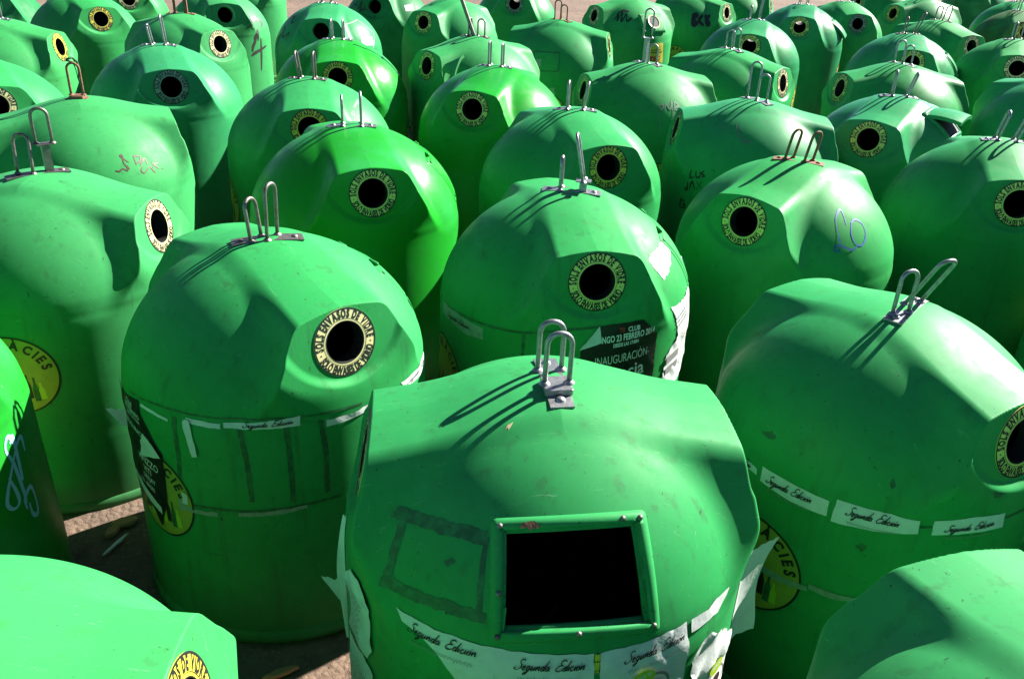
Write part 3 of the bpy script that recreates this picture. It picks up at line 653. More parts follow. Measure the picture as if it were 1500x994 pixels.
    'AD_1': [(85.0, 1.347), (90.4, 1.357), (88.6, 1.323), (86.1, 1.323), (86.3, 1.113)],
    'AD_2': [(91.5, 1.298), (92.5, 1.362), (96.4, 1.322), (99.2, 1.371), (96.2, 1.14)],
    'AD_3': [(100.2, 1.311), (102.2, 1.37), (105.6, 1.344), (100.8, 1.331), (102.8, 1.306)],
    'AE_1': [(36.2, 1.339), (40.6, 1.41), (41.8, 1.336), (46.2, 1.445), (48.2, 1.332), (54.3, 1.433), (56.1, 1.345), (63.2, 1.381), (59.2, 1.347)],
    'AE_2': [(37.1, 1.407), (45.3, 1.461), (58.9, 1.459)],
    'AF_1': [(-62.2, 1.349), (-60.2, 1.204), (-54.6, 1.225), (-60.1, 1.278), (-55.4, 1.334), (-62.0, 1.34)],
    'AF_2': [(-52.1, 1.336), (-51.4, 1.19)],
    'AF_3': [(-45.3, 1.338), (-51.9, 1.264), (-44.6, 1.192)],
    'AF_4': [(-41.6, 1.212), (-40.9, 1.321), (-37.5, 1.231)],
    'AF_5': [(-33.8, 1.341), (-39.1, 1.285), (-37.6, 1.213), (-41.6, 1.193)],
    'AF_6': [(-57.3, 1.205), (-56.1, 1.092)],
    'AF_7': [(-49.5, 1.191), (-48.3, 1.057)],
    'AF_8': [(-41.6, 1.212), (-41.3, 1.117)],
    'Q_1': [(31.0, 1.291), (40.9, 1.295), (47.7, 1.313)],
    'Q_2': [(34.0, 1.185), (29.5, 1.209), (34.3, 1.263), (45.6, 1.283), (55.0, 1.24), (49.1, 1.181)],
    'Q_3': [(36.7, 1.165), (32.3, 1.037), (28.5, 0.973), (26.8, 0.908)],
    'Q_4': [(25.3, 0.859), (31.7, 0.893), (52.3, 0.948)],
    'Q_5': [(41.9, 1.058), (40.4, 0.855), (37.6, 0.652)],
    'Q_6': [(30.4, 1.056), (38.5, 1.162), (36.6, 1.031)],
    'Q_7': [(24.3, 1.214), (34.6, 1.294), (38.9, 1.258)],
    'Q_8': [(53.5, 1.274), (43.6, 1.106), (35.6, 1.15), (53.3, 1.258)],
    'T_1': [(-80.3, 1.4), None, (-59.9, 1.51)],
    'T_2': [(-68.4, 1.3), (-61.1, 1.347), (-55.0, 1.243), (-44.9, 1.308), (-47.1, 1.217)],
    'T_3': [(-63.3, 1.193), (-62.3, 1.27), (-67.1, 1.11)],
    'T_4': [(-67.6, 1.429), (-60.6, 1.465), (-50.8, 1.402), (-45.4, 1.463)],
    'T_p': [(48.4, 1.281), (70.1, 1.266), (67.3, 1.179), (52.5, 1.19), (47.6, 1.224)],
    'W_1': [None, (-43.8, 1.319), (-53.0, 1.272), (-44.7, 1.354), (-24.1, 1.31), (-18.8, 1.42), (-19.2, 1.296), (-12.8, 1.371)],
    'W_2': [(-21.4, 1.277), (-13.3, 1.317), (-3.5, 1.288), (1.7, 1.221)],
    'W_p': [(46.2, 1.379), (64.2, 1.389), (60.4, 1.314), (45.1, 1.304)],
    'U_1': [(45.6, 1.429), (40.0, 1.41), (43.8, 1.406), (46.4, 1.428)],
    'U_2': [(48.3, 1.444), (59.5, 1.466), (50.8, 1.445), (61.7, 1.463)],
    'U_3': [(56.2, 1.461), (68.5, 1.473), (58.2, 1.449)],
    'U_4': [(65.5, 1.467), (90.6, 1.472), (70.6, 1.461)],
    'AB_p': [(70.6, 1.234), (78.1, 1.256), (79.1, 1.175), (73.8, 1.169)],
    'AB_p2': [(90.7, 0.969), (95.5, 0.958), (96.1, 0.868), (91.9, 0.88)],
    'AB_r': [(67.9, 1.32), (98.8, 1.331), (98.5, 1.142), (74.4, 1.134)],
    'AG_x': [(-34.7, 1.492)],
    'X_p': [None],
    'AE_poster': [(82.9, 1.07), (111.9, 1.066), (115.0, 0.791), (83.4, 0.831)]}
def uvz(pts): return np.array([(rad(a)*.645, z) for a, z in pts])
def wrap(P, off=.0015): return cyl(0, 0, P, off)
def densify(P, step=.02, jag=0, seed=1):
    rr = random.Random(seed); out = []
    for i in range(len(P)):
        a, b = P[i], P[(i+1) % len(P)]; L = math.hypot(*(b-a)); n = max(1, int(L/step))
        for k in range(n):
            q = a+(b-a)*k/n; out.append((q[0]+rr.uniform(-jag, jag)*(k > 0), q[1]+rr.uniform(-jag, jag)*(k > 0)))
    return np.array(out)
def patch(key, name, pts, mat, off=.002, jag=.0, parent=None, wrinkle=0, curl=0, step=.022, seed=1, label=None):
    e = BINS[key][0]; P = uvz(pts) if not isinstance(pts, np.ndarray) else pts
    B = densify(P, step, jag, seed); lo, hi = B.min(0), B.max(0); G_ = []
    for x in np.arange(lo[0], hi[0], step):
        for y in np.arange(lo[1], hi[1], step): G_.append((x+.3*step, y+.4*step))
    n = len(B); V, _, F, _, _, _ = delaunay_2d_cdt([Vector(p) for p in B]+[Vector(p) for p in G_], [], [list(range(n))], 2, 1e-6)
    V = np.array([tuple(v) for v in V]); F = [tuple(f) for f in F]
    ph = seed*1.7; o = off+wrinkle*(.5+.5*np.sin(V[:, 0]*60+ph+np.sin(V[:, 1]*45+ph)*1.5))*(.5+.5*np.sin(V[:, 1]*38+ph*2))
    if curl: t = np.clip((lo[1]+.05-V[:, 1])/.05, 0, 1); o = o+curl*t*t
    return obj(name, mesh(name, wrap(V, o), F, M[mat], True), parent or e, label=label)
def ribbon2(mb, P, w, mi=0, closed=False):
    P = np.array(P, float)
    if len(P) > 2:      # Catmull-Rom
        Q = []; A = np.vstack([2*P[0]-P[1], P, 2*P[-1]-P[-2]])
        for i in range(1, len(A)-2):
            for t in np.linspace(0, 1, 6, endpoint=False):
                a, b, c, d = A[i-1:i+3]; Q.append(.5*((2*b)+(-a+c)*t+(2*a-5*b+4*c-d)*t*t+(-a+3*b-3*c+d)*t**3))
        Q.append(P[-1]); P = np.array(Q)
    T = np.gradient(P, axis=0); T /= np.linalg.norm(T, axis=1)[:, None]+1e-9; Nn = np.stack([-T[:, 1], T[:, 0]], -1)
    n = len(P); ww = w/2*(1-.25*np.cos(np.linspace(0, 2*math.pi*max(1, n//14), n)))
    ww[0] *= .6; ww[-1] *= .5
    V = np.vstack([P+Nn*ww[:, None], P-Nn*ww[:, None]]); mb.add([(x, y, 0) for x, y in V], [(i, i+1, n+i+1, n+i) for i in range(n-1)], mi)
def put2(key, name, mb, mats, off=.0025, parent=None, label=None):
    V = wrap(np.array(mb.V)[:, :2], off)
    return obj(name, mesh(name, V, mb.F, mats, False, mb.M), parent or BINS[key][0], label=label)
def graffiti(key, names, w, mat, label=None, off=.002):
    mb = MB()
    for n in names: ribbon2(mb, uvz([p for p in BK[n] if p]), w)
    return put2(key, 'graffiti', mb, M[mat], off, label=label)
SCRIPT = dict(S=([(.5, .85), (.42, .98), (.25, .95), (.2, .75), (.35, .55), (.42, .3), (.3, .05), (.1, .03), (0, .15), (.1, .25)], .5),
    e=([(0, .12), (.12, .2), (.2, .33), (.14, .4), (.06, .3), (.08, .1), (.18, .02), (.3, .1)], .3),
    g=([(.2, .35), (.1, .4), (.02, .2), (.1, .03), (.2, .15), (.22, .38), (.2, 0), (.12, -.35), (0, -.38), (.02, -.25), (.3, .08)], .3),
    u=([(0, .1), (.06, .38), (.05, .1), (.12, .02), (.2, .15), (.25, .38), (.24, .1), (.34, .08)], .34),
    n=([(0, .1), (.06, .38), (.06, .02), (.1, .25), (.2, .4), (.24, .3), (.24, .08), (.34, .08)], .34),
    d=([(.22, .33), (.12, .4), (.02, .2), (.1, .02), (.2, .15), (.34, .95), (.26, .3), (.26, .06), (.36, .08)], .34),
    a=([(.22, .33), (.12, .4), (.02, .2), (.1, .02), (.2, .15), (.24, .38), (.24, .08), (.34, .08)], .33),
    E=([(.55, .85), (.4, 1), (.2, .9), (.2, .65), (.38, .55), (.2, .5), (.05, .3), (.08, .08), (.3, 0), (.5, .15)], .5),
    i=([(0, .1), (.06, .38), (.06, .08), (.16, .08)], .16), c=([(.2, .34), (.12, .4), (.03, .22), (.08, .04), (.18, .02), (.28, .1)], .27),
    ó=([(.14, .4), (.04, .3), (.04, .08), (.14, .02), (.22, .15), (.2, .34), (.14, .4), (.2, .3), (.32, .3)], .3))
def script2(mb, s, a, b, h, w, mi=0):
    """handwriting from point a to point b, capital height h"""
    tot = sum(.35 if ch == ' ' else SCRIPT[ch][1] for ch in s); L = math.hypot(b[0]-a[0], b[1]-a[1]); sx = L/tot; x = 0
    t = np.array([(b[0]-a[0])/L, (b[1]-a[1])/L]); nn = np.array([-t[1], t[0]])
    for ch in s:
        if ch == ' ': x += .35; continue
        P, ad = SCRIPT[ch]; ribbon2(mb, [np.array(a)+t*((x+p[0])*sx+p[1]*h*.45)+nn*p[1]*h for p in P], w, mi)
        for q in ([(.10, .55), (.12, .60)] if ch == 'i' else [(.16, .52), (.26, .66)] if ch == 'ó' else []) and [0]:
            q = [(.10, .54), (.13, .60)] if ch == 'i' else [(.16, .52), (.26, .68)]
            ribbon2(mb, [np.array(a)+t*((x+p[0])*sx+p[1]*h*.45)+nn*p[1]*h for p in q], w*1.2, mi)
        x += ad
def segunda(key, parent, ends, h=.03, w=.0032, sub=True, mat='ink', off=.0062):
    mb = MB(); (a0, z0), (a1, z1) = ends; a = np.array([rad(a0)*.66, z0-h*.3]); b = np.array([rad(a1)*.66, z1-h*.3])
    script2(mb, 'Segunda Edición', a, b, h, w)
    if sub:     # a second, paler line of handwriting too faint to read
        rr = random.Random(int(a0)); d = (b-a); L = math.hypot(*d); t = d/L; nn = np.array([-t[1], t[0]]); n = 60
        P = [a+t*(.06+.9*k/n)*L+nn*(-.028+.005*math.sin(k*2.1)+rr.uniform(-.003, .003)) for k in range(n+1)]
        ribbon2(mb, P, .0011, 1)
    return put2(key, 'lettering', mb, [M[mat], M['greyink']], off, parent)
def lines2(mb, x, z, w, n, dz, rot=0, mi=0, h=.004, seed=1):
    rr = random.Random(seed); c, s = math.cos(rad(rot)), math.sin(rad(rot))
    for k in range(n):
        xx = 0
        while xx < w*rr.uniform(.8, 1):
            l = rr.uniform(.006, .02); P = [(xx, -k*dz), (xx+l, -k*dz), (xx+l, -k*dz+h), (xx, -k*dz+h)]
            mb.add([(x+p*c-q*s, z+p*s+q*c, 0) for p, q in P], [(0, 1, 2, 3)], mi); xx += l+.004
def words(mb, s, x, z, size, xs, rot=0, mi=0, shear=0, bold=0):
    V, F = ctext(s, size, xs, shear, bold); c, sn = math.cos(rad(rot)), math.sin(rad(rot))
    mb.add([(x+p*c-q*sn, z+p*sn+q*c, 0) for p, q in V], F, mi)
def U(a): return rad(a)*.645
def flap(key, name, az0, z0, hgt, tang, radial, mat, curl=.03, nx=10, nz=12, taper=.0, seed=1, label=None, side=1, rag=.006):
    """a sheet glued along one upright edge and standing away from the surface"""
    e = BINS[key][0]; rr = random.Random(seed); V = []
    for j in range(nz+1):
        t = j/nz; z = z0-hgt*t; a = rad(az0); p = wrapc(np.array([a]), np.array([max(z, .06)]))[0]; p[2] = z
        T = np.array([-math.sin(a), math.cos(a), 0])*side; R_ = np.array([math.cos(a), math.sin(a), 0]); L = 1-taper*t
        for i in range(nx+1):
            s = i/nx; V.append(p+R_*.003+T*tang*s*L+R_*(radial*s**1.5*L+curl*math.sin(s*3+t*5+seed)*s)+np.array([0, 0, -.02*s*math.sin(t*4+seed)])+np.array([0, 0, rr.uniform(-rag, rag)])*(j in (0, nz)))
    F = [(j*(nx+1)+i, j*(nx+1)+i+1, (j+1)*(nx+1)+i+1, (j+1)*(nx+1)+i) for j in range(nz) for i in range(nx)]
    return obj(name, mesh(name, V, F, M[mat], True), e, label=label)
def line_decal(key, names, w, mat='tape', name='tape_residue', off=.0016, seed=3):
    mb = MB()
    for n in names:
        P = uvz([p for p in BK[n] if p]) if isinstance(n, str) else uvz(n)
        n = max(4, int(np.sum(np.hypot(*np.diff(P, axis=0).T))/.012)); L = np.concatenate([[0], np.cumsum(np.hypot(*np.diff(P, axis=0).T))])
        t = np.linspace(0, L[-1], n); Q = np.stack([np.interp(t, L, P[:, 0]), np.interp(t, L, P[:, 1])], -1); T = np.gradient(Q, axis=0); T /= np.linalg.norm(T, axis=1)[:, None]+1e-9; Nn = np.stack([-T[:, 1], T[:, 0]], -1)
        rr = random.Random(seed+n); e1 = np.array([rr.uniform(.75, 1.1) for _ in range(n)])[:, None]*w/2; e2 = np.array([rr.uniform(.75, 1.1) for _ in range(n)])[:, None]*w/2
        V = np.vstack([Q+Nn*e1, Q-Nn*e2]); mb.add([(x, y, 0) for x, y in V], [(i, i+1, n+i+1, n+i) for i in range(n-1)])
    return put2(key, name, mb, M[mat], off)
# --- front bin
line_decal('A', ['A_t1'], .032); line_decal('A', ['A_t2'], .030); line_decal('A', ['A_t3'], .034); line_decal('A', ['A_t4'], .020)
patch('A', 'stain', BK['A_smear'], 'tape', .0017, .004, step=.012)
p1 = patch('A', 'paper_strip', BK['A_p1'], 'paper', .003, .003, wrinkle=.003, seed=2); segunda('A', p1, [(45.5, 1.100), (64.5, 1.112)], .034)
a2 = [(69.8, 1.144), (79.1, 1.144), (87.2, 1.145), (94.4, 1.143), (94.6, .89), (88, .81), (78, .83), (70.2, .88)]
p2 = patch('A', 'poster', a2, 'paper', .0025, .003, wrinkle=.004, seed=3); segunda('A', p2, [(73.6, 1.105), (89.9, 1.110)], .034, off=.009)
p3 = patch('A', 'poster', [(96, 1.141), (104.4, 1.146), (112.3, 1.145), (120.8, 1.151), (121.6, 1.05), (121, .90), (110, .83), (96.2, .87)], 'paper', .0025, .003, wrinkle=.004, seed=5); segunda('A', p3, [(99.5, 1.108), (116.6, 1.114)], .034, off=.009)
p4 = patch('A', 'paper_strip', BK['A_p4'], 'paper', .003, .003, wrinkle=.004, seed=6)
p5 = patch('A', 'crumpled_paper', [(124.3, 1.03), (126.8, 1.066), (131.6, 1.05), (139, 1.0), (146, .93), (148, .80), (137, .73), (124, .78)], 'paper', .006, .010, wrinkle=.016, seed=7, step=.014)
for par, cx, cz, r0 in ((p3, 107.5, 1.035, .030), (p5, 134, .90, .032), (p2, 80, 1.030, .030)):
    V, F = disc2d(r0, 24, 3, (U(cx), cz), 1.15, .85); mb = MB(); mb.add([(x, y, 0) for x, y in V], F)
    words(mb, 'ABONO' if False else 'NUEVO', U(cx), cz+.006, .016, .8, 8, 1, bold=.001); lines2(mb, U(cx)-.018, cz-.012, .035, 2, .006, 8, 1, .0025)
    put2('A', 'green_badge', mb, [M['greenink'], M['paper']], .024 if par is p5 else .0105, par)
for par, cx, cz, r0 in ((p3, 110.5, .985, .055), (p5, 134.5, .84, .055)):
    mb = MB(); annulus(mb, r0*.82, r0, 0, 40, 0, (U(cx), cz)); annulus(mb, .0, r0*.5, 0, 20, 1, (U(cx)+.004, cz-.004)); put2('A', 'seal_print', mb, [M['greyink'], M['brownink']], .0235 if par is p5 else .0095, par)
mb = MB(); mb.add([(U(94.5), 1.143, 0), (U(95.8), 1.141, 0), (U(96), .88, 0), (U(94.7), .88, 0)], [(3, 2, 1, 0)])
for k in range(5): words(mb, 'EDEP'[k % 4], U(95.2), 1.12-.032*k, .022, .7, 90, 1)
put2('A', 'yellow_tape', mb, [M['yellow'], M['ink']], .007)
l2 = patch('A', 'paper_sheet', [(17, 1.05), (22, 1.12), (28, 1.128), (32.2, 1.05), (32.8, .89), (30, .835), (21, .84)], 'paper', .008, .004, wrinkle=.012, seed=9)
mb = MB(); lines2(mb, U(20), 1.07, .12, 16, .013, -12, 0, .0045, 4); put2('A', 'lettering', mb, M['greyink'], .022, l2)
l3 = patch('A', 'paper_sheet', [(15, .80), (27, .82), (32.5, .79), (33.5, .55), (15, .55)], 'paper', .006, .004, wrinkle=.010, seed=11)
mb = MB(); lines2(mb, U(17.5), .77, .15, 14, .015, -8, 0, .005, 5); put2('A', 'lettering', mb, M['greyink'], .018, l3)
flap('A', 'paper_sheet', 10, 1.20, .50, .035, .02, 'paper', .012, seed=2, side=-1, taper=.6)
flap('A', 'torn_paper', 9, .93, .07, .02, .07, 'paper', .005, seed=5, side=-1, taper=.8)
flap('A', 'paper_sheet', 156, 1.13, .38, .12, .08, 'paper', .015, seed=6, side=1, taper=.25)
patch('A', 'scuff', [(x, z) for x, z in ((49.2, 1.567), (51.6, 1.570), (51.9, 1.562), (49.6, 1.558))], 'beige', .0015, .003, step=.006)
for i, (u, v) in enumerate([(-.19, .142), (.19, .142), (.21, -.142), (-.21, -.142), (-.203, -.03), (.14, .143), (0, -.143)]):
    O_, U_, W_, N_ = HF_A; b = MB(); p = drape(HF_A, [(u, v)], .0145)[0]; R_ = np.stack([U_, W_, N_], 1)
    b.lathe([(.0085, -.003), (.0075, .002), (.004, .0045), (.0002, .005)], 12, 0, p, R_); obj('rivet', b.mesh('rivet', M['dull']), BINS['A'][0])
P = drape(HF_A, densify(np.array([(-.14, .136), (-.13, .149), (-.10, .151), (-.085, .138), (-.105, .133), (-.11, .127), (-.12, .134)]), .01, .003), .0165)
obj('rust_patch', mesh('rust_patch', P, [tuple(range(len(P)))], M['rust']), BINS['A'][0])
# --- bin with taped strips
B_ = 'B'
patch(B_, 'paper_strip', BK['B_s1'], 'paper', .002, .002, wrinkle=.002); q = patch(B_, 'paper_strip', BK['B_s2'], 'paper', .002, .002, wrinkle=.002)
segunda(B_, q, [(-39, 1.108), (-23, 1.116)], .026, .003, False)
q = patch(B_, 'paper_strip', [(20.5, 1.116), (30, 1.112), (42, 1.10), (50, 1.09), (50, 1.05), (38, 1.045), (23.5, 1.073)], 'paper', .002, .002, wrinkle=.002); segunda(B_, q, [(25, 1.092), (44, 1.08)], .024, .003, False)
patch(B_, 'paper_strip', BK['B_f'], 'paper', .006, .002, wrinkle=.006); patch(B_, 'paper_strip', BK['B_s3'], 'paper', .002, .001); patch(B_, 'paper_strip', BK['B_s4'], 'paper', .003, .002, wrinkle=.004)
patch(B_, 'tape_scrap', BK['B_b1'], 'worn', .003, .004, wrinkle=.004); patch(B_, 'tape_scrap', BK['B_b2'], 'worn', .002, .003)
patch(B_, 'tape_scrap', [(-66.2, .75), (-63.5, .745), (-64.2, .69), (-66.6, .69)], 'paper', .004, .004, wrinkle=.006)
po = patch(B_, 'poster', [(-112, 1.06), (-98, 1.06), (-84.4, 1.094), (-83.3, 1.037), (-79.6, .985), (-77, .94), (-73.1, .894), (-73.6, .779), (-74.1, .675), (-79.6, .511), (-85.2, .576), (-97, .59), (-108, .68), (-113, .84)], 'blackpaper', .004, .002, wrinkle=.004, seed=4)
mb = MB()
for s_, x, z, sz in (('CLUB', -91, 1.055, .032), ('23 FEBRERO', -89.5, 1.025, .032), ('DESDE LAS 17:00H', -89, .998, .018), ('INAUGURACIÓN', -89, .948, .036), ('en', -83.5, .895, .075), ('VINZZO', -83, .815, .050), ('VITI', -84, .77, .044), ('DEEJAY', -83.5, .725, .035), ('LOS VERDES', -86, .69, .028)):
    words(mb, s_, U(x), z, sz, .8, -6, 0)
put2(B_, 'lettering', mb, M['whiteink'], .0095, po)
q = patch(B_, 'folded_corner', BK['B_fold'], 'paper', .012, .001, parent=po, wrinkle=.004)
patch(B_, 'paper_band', [(-97, .70), (-85, .65), (-78, .615), (-78, .58), (-87, .615), (-98, .67)], 'paper', .010, .002)
line_decal(B_, ['B_seam'], .010); 
for n_ in ('B_v1', 'B_v2', 'B_v3', 'B_v4'): line_decal(B_, [n_], .022)
line_decal(B_, ['B_h'], .014); line_decal(B_, ['B_h2'], .005)
flap(B_, 'torn_paper', -104, .93, .06, .02, .07, 'paper', .004, seed=5, side=-1, taper=.8)
# --- bin with the opening-night poster
line_decal('C', ['C_seam'], .014); line_decal('C', ['C_v1'], .016)
q = patch('C', 'paper_strip', BK['C_s'], 'worn', .002, .002, wrinkle=.002); segunda('C', q, [(-73, 1.035), (-56, 1.045)], .026, .003, False)
po = patch('C', 'poster', [(1.1, 1.172), (7.5, 1.178), (20.4, 1.184), (29.5, 1.085), (29.7, .966), (30.1, .82), (-5.0, .82), (-6.1, 1.047)], 'blackpaper', .003, .002, wrinkle=.003)
mb = MB()
words(mb, 'TB', U(10.8), 1.148, .034, .7, 3, 1, bold=.001); words(mb, 'CLUB', U(16.2), 1.150, .034, .72, 3, 0, bold=.001)
words(mb, 'NGO 23 FEBRERO 2014', U(14.5), 1.113, .046, .58, 4, 0, bold=.0012); words(mb, 'DESDE LAS 17:00H', U(13.2), 1.076, .026, .62, 4, 0, bold=.0008)
words(mb, '-INAUGURACIÓN-', U(12.2), 1.010, .064, .56, 4, 0, bold=-.0004); words(mb, 'encia', U(15.5), .925, .105, .85, 4, 0, bold=.001)
put2('C', 'lettering', mb, [M['whiteink'], M['redink']], .008, po)
patch('C', 'folded_corner', [(1.1, 1.175), (2.4, 1.092), (-6.8, 1.058)], 'paper', .009, .001, parent=po)
patch('C', 'sticker', BK['C_st'], 'paper', .002, .004, step=.012, seed=3)
nw = patch('C', 'torn_newspaper', [(40.6, 1.173), (54.2, 1.163), (66, 1.18), (72, 1.05), (72, .88), (66, .74), (52, .72), (36, .75), (38.4, .932), (47.3, 1.005), (44.8, 1.089)], 'paper', .003, .006, wrinkle=.006, step=.014, seed=8)
mb = MB(); lines2(mb, U(45), 1.10, .17, 3, .022, 8, 0, .010, 3); lines2(mb, U(50), 1.0, .12, 11, .016, 6, 0, .004, 6); words(mb, 'SE', U(56), .98, .05, .8, 8, 1)
for z_ in (.88, .82): mb.add([(U(38.5), z_, 0), (U(49), z_+.01, 0), (U(49), z_+.05, 0), (U(38.5), z_+.04, 0)], [(0, 1, 2, 3)], 0)
put2('C', 'lettering', mb, [M['greyink'], M['redink']], .0095, nw)
flap('C', 'paper_sheet', 88, 1.18, .16, .16, .05, 'paper', .01, seed=3, taper=.9); flap('C', 'paper_sheet', 84, 1.02, .55, .11, .04, 'paper', .02, seed=9, taper=.2)
# --- bin with three strips
for n_, x_, hh in (('F_s1', None, 0), ('F_s2', 'F_x2', .034), ('F_s3', 'F_x3', .036), ('F_s4', 'F_x4', .030)):
    q = patch('F', 'paper_strip', BK[n_], 'paper', .002, .0015, wrinkle=.002, seed=len(n_)+int(n_[-1]))
    segunda('F', q, BK[x_] if x_ else [(-95.5, 1.066), (-87, 1.06)], hh or .026, .0032, bool(hh))
for n_ in ('F_l1', 'F_l2'): patch('F', 'paper_strip', BK[n_], 'worn', .0045, .002)
for n_ in ('F_m1', 'F_m2', 'F_m3', 'F_m4'): patch('F', 'scuff', BK[n_], 'tape', .0015, .006, step=.010, seed=int(n_[-1]))
line_decal('F', [[(-29, 1.085), (-33.2, 1.08)]], .012); line_decal('F', [[(-6, 1.10), (4, 1.11), (14, 1.115)]], .012)
# --- scribbles
graffiti('K', ['K_%d' % i for i in range(1, 9)], .008, 'brownink', 'brown PA marker scribble')
graffiti('I', ['I_1', 'I_2', 'I_3'], .016, 'paleblue', 'pale blue sprayed loops')
graffiti('E', ['E_1', 'E_2'], .008, 'blueink', 'blue LO scribble')
graffiti('AI', ['AI_%d' % i for i in range(1, 9)], .012, 'ink', 'black LUS tag'); graffiti('AI', ['AI_9', 'AI_10'], .02, 'greymark')
graffiti('AD', ['AD_1', 'AD_2', 'AD_3'], .014, 'greymark'); graffiti('AE', ['AE_1', 'AE_2'], .022, 'ink')
graffiti('AF', ['AF_1', 'AF_2', 'AF_3', 'AF_4', 'AF_5'], .050, 'ink', 'thick black BKNS tag'); graffiti('AF', ['AF_6', 'AF_7', 'AF_8'], .012, 'ink')
graffiti('Q', ['Q_1', 'Q_2', 'Q_3', 'Q_4', 'Q_6', 'Q_7'], .035, 'ink', 'black sprayed number'); graffiti('Q', ['Q_5'], .03, 'ink')
graffiti('T', ['T_2', 'T_3', 'T_4'], .016, 'ink'); patch('T', 'sticker', BK['T_p'], 'paper', .002, .004)
graffiti('W', ['W_1', 'W_2'], .02, 'ink'); patch('W', 'sticker', BK['W_p'], 'paper', .003, .003)
graffiti('U', ['U_1', 'U_2', 'U_3', 'U_4'], .009, 'greymark')
graffiti('AX', ['AF_1', 'AF_2', 'AF_5'], .03, 'greymark')
for n_ in ('AB_p', 'AB_p2'): patch('AB', 'peeled_sticker', BK[n_], 'worn', .002, .012, step=.012, seed=4)
line_decal('AB', [BK['AB_r']+[BK['AB_r'][0]]], .014)
patch('AE', 'poster', BK['AE_poster'], 'yellow', .003, .002)
mb = MB(); words(mb, 'VIDRIO', U(98), .86, .10, .7, 0, 1, bold=.003); lines2(mb, U(90), .97, .26, 2, .03, 0, 0, .012); lines2(mb, U(90), .80, .26, 2, .03, 0, 0, .012); put2('AE', 'lettering', mb, [M['ink'], M['redink']], .006)
line_decal('T', [[(35, 1.42), (62, 1.45), (80, 1.30), (60, 1.12), (34, 1.16), (35, 1.42)]], .010, 'worn')
# --- lids and odd parts
def lid_part(key, ang, th=.010, fr=None, hw=.20, hh=.14):
    """hatch lid swung outwards about its upper edge"""
    e, col = BINS[key]; fr = fr or HF; O, U_, W_, N_ = fr; g = [(x, y) for y in np.linspace(-hh, hh, 12) for x in np.linspace(-hw, hw, 16)]
    P = drape(fr, g, .012); hinge = drape(fr, [(0, hh+.01)], .018)[0]; Q = P-hinge
    c, s = math.cos(rad(ang)), math.sin(rad(ang)); a = Q@W_; b = Q@N_
    rot = lambda a, b: (a*c+b*s, -a*s+b*c)
    def pl(a, b): a2, b2 = rot(a, b); return hinge+np.outer(Q@U_, U_)+np.outer(a2, W_)+np.outer(b2, N_)
    top = pl(a, b); bot = pl(a, b-th*0-.028); nx = 16; ny = 12; n = nx*ny
    V = np.vstack([top, pl(a*1., b-.005)]); F = []
    for j in range(ny-1):
        for i in range(nx-1): q = j*nx+i; F.append((q, q+1, q+nx+1, q+nx)); F.append((n+q, n+q+nx, n+q+nx+1, n+q+1))
    edge = [i for i in range(nx)]+[j*nx+nx-1 for j in range(1, ny)]+[(ny-1)*nx+i for i in range(nx-2, -1, -1)]+[j*nx for j in range(ny-2, 0, -1)]
    E0 = len(V); V = np.vstack([V, bot[edge]])
    for k in range(len(edge)): k2 = (k+1) % len(edge); F.append((edge[k], E0+k, E0+k2, edge[k2]))
    o = obj('hatch_lid', mesh('hatch_lid', V, F, M['shell'], False), e, color=col, label='lid standing open'); return o
frq = cheek(BK['AQ_h'][0][0], BK['AQ_h'][0][1]-.02)
obj('hatch_frame', band(frq, rect_path(.17, .15, rc=.012), OPENPROF, 'hatch_frame', M['shell']), BINS['AQ'][0], color=BINS['AQ'][1])
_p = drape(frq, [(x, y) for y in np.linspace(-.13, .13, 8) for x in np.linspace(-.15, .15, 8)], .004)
obj('hatch_dark_sheet', mesh('hatch_dark_sheet', _p, [(j*8+i, j*8+i+1, j*8+i+9, j*8+i+8) for j in range(7) for i in range(7)], M['rubber_and_dark']), BINS['AQ'][0])  # black sheet over the uncut shell, painting the darkness of an open hatch
lid_part('AQ', 30, fr=frq, hw=.165, hh=.125); lid_part('Y', 95, fr=cheek(BK['Y_f'][1][0]-3, BK['Y_f'][1][1]-.19), hw=.07, hh=.14); lid_part('AJ', 12); lid_part('AO', 4)
e_, c_ = BINS['AE']; b = MB(); fr = cheek(98, 1.33); P = drape(fr, rect_path(.20, .15)*.98, 0)
obj('hatch_lid', band(fr, rect_path(.20, .14), [(-.006, -.004), (0, .014), (.03, .016), (.06, .016), (.10, .016)], 'hatch_lid', M['shell'], flat=.7), e_, color=c_)
b = MB(); R_ = np.stack([fr[1], fr[2], fr[3]], 1); b.lathe([(.10, .028), (.085, .03), (.084, .02)], 32, 0, fr[0], R_); obj('mouth_label', b.mesh('mouth_label', M['cream']), e_)
b = MB(); b.lathe([(.085, .026), (.0001, .026)], 32, 0, fr[0], R_); obj('mouth_collar_and_dark_hole', b.mesh('mouth_collar_and_dark_hole', M['rubber_and_dark']), e_)  # flat black disc painted in for the dark hole, no collar here
e_, c_ = BINS['Y']; b = MB()
inv = (Matrix.Rotation(rad(142), 3, 'Z'))
d_ = np.array(inv@Vector((-.36, .05, .93))); b.tube([np.array([.02, 0, 1.61])+d_*t for t in (0, .2, .42)], .019, 6); b.tube([np.array([.02, 0, 1.61])+d_*t for t in (.42, .7)], .009, 6); b.tube([np.array([.02, 0, 1.61])+d_*.42, np.array([.02, 0, 1.61])+d_*.435], .034, 8)
obj('lifting_bar', b.mesh('lifting_bar', M['dull'], False), e_)
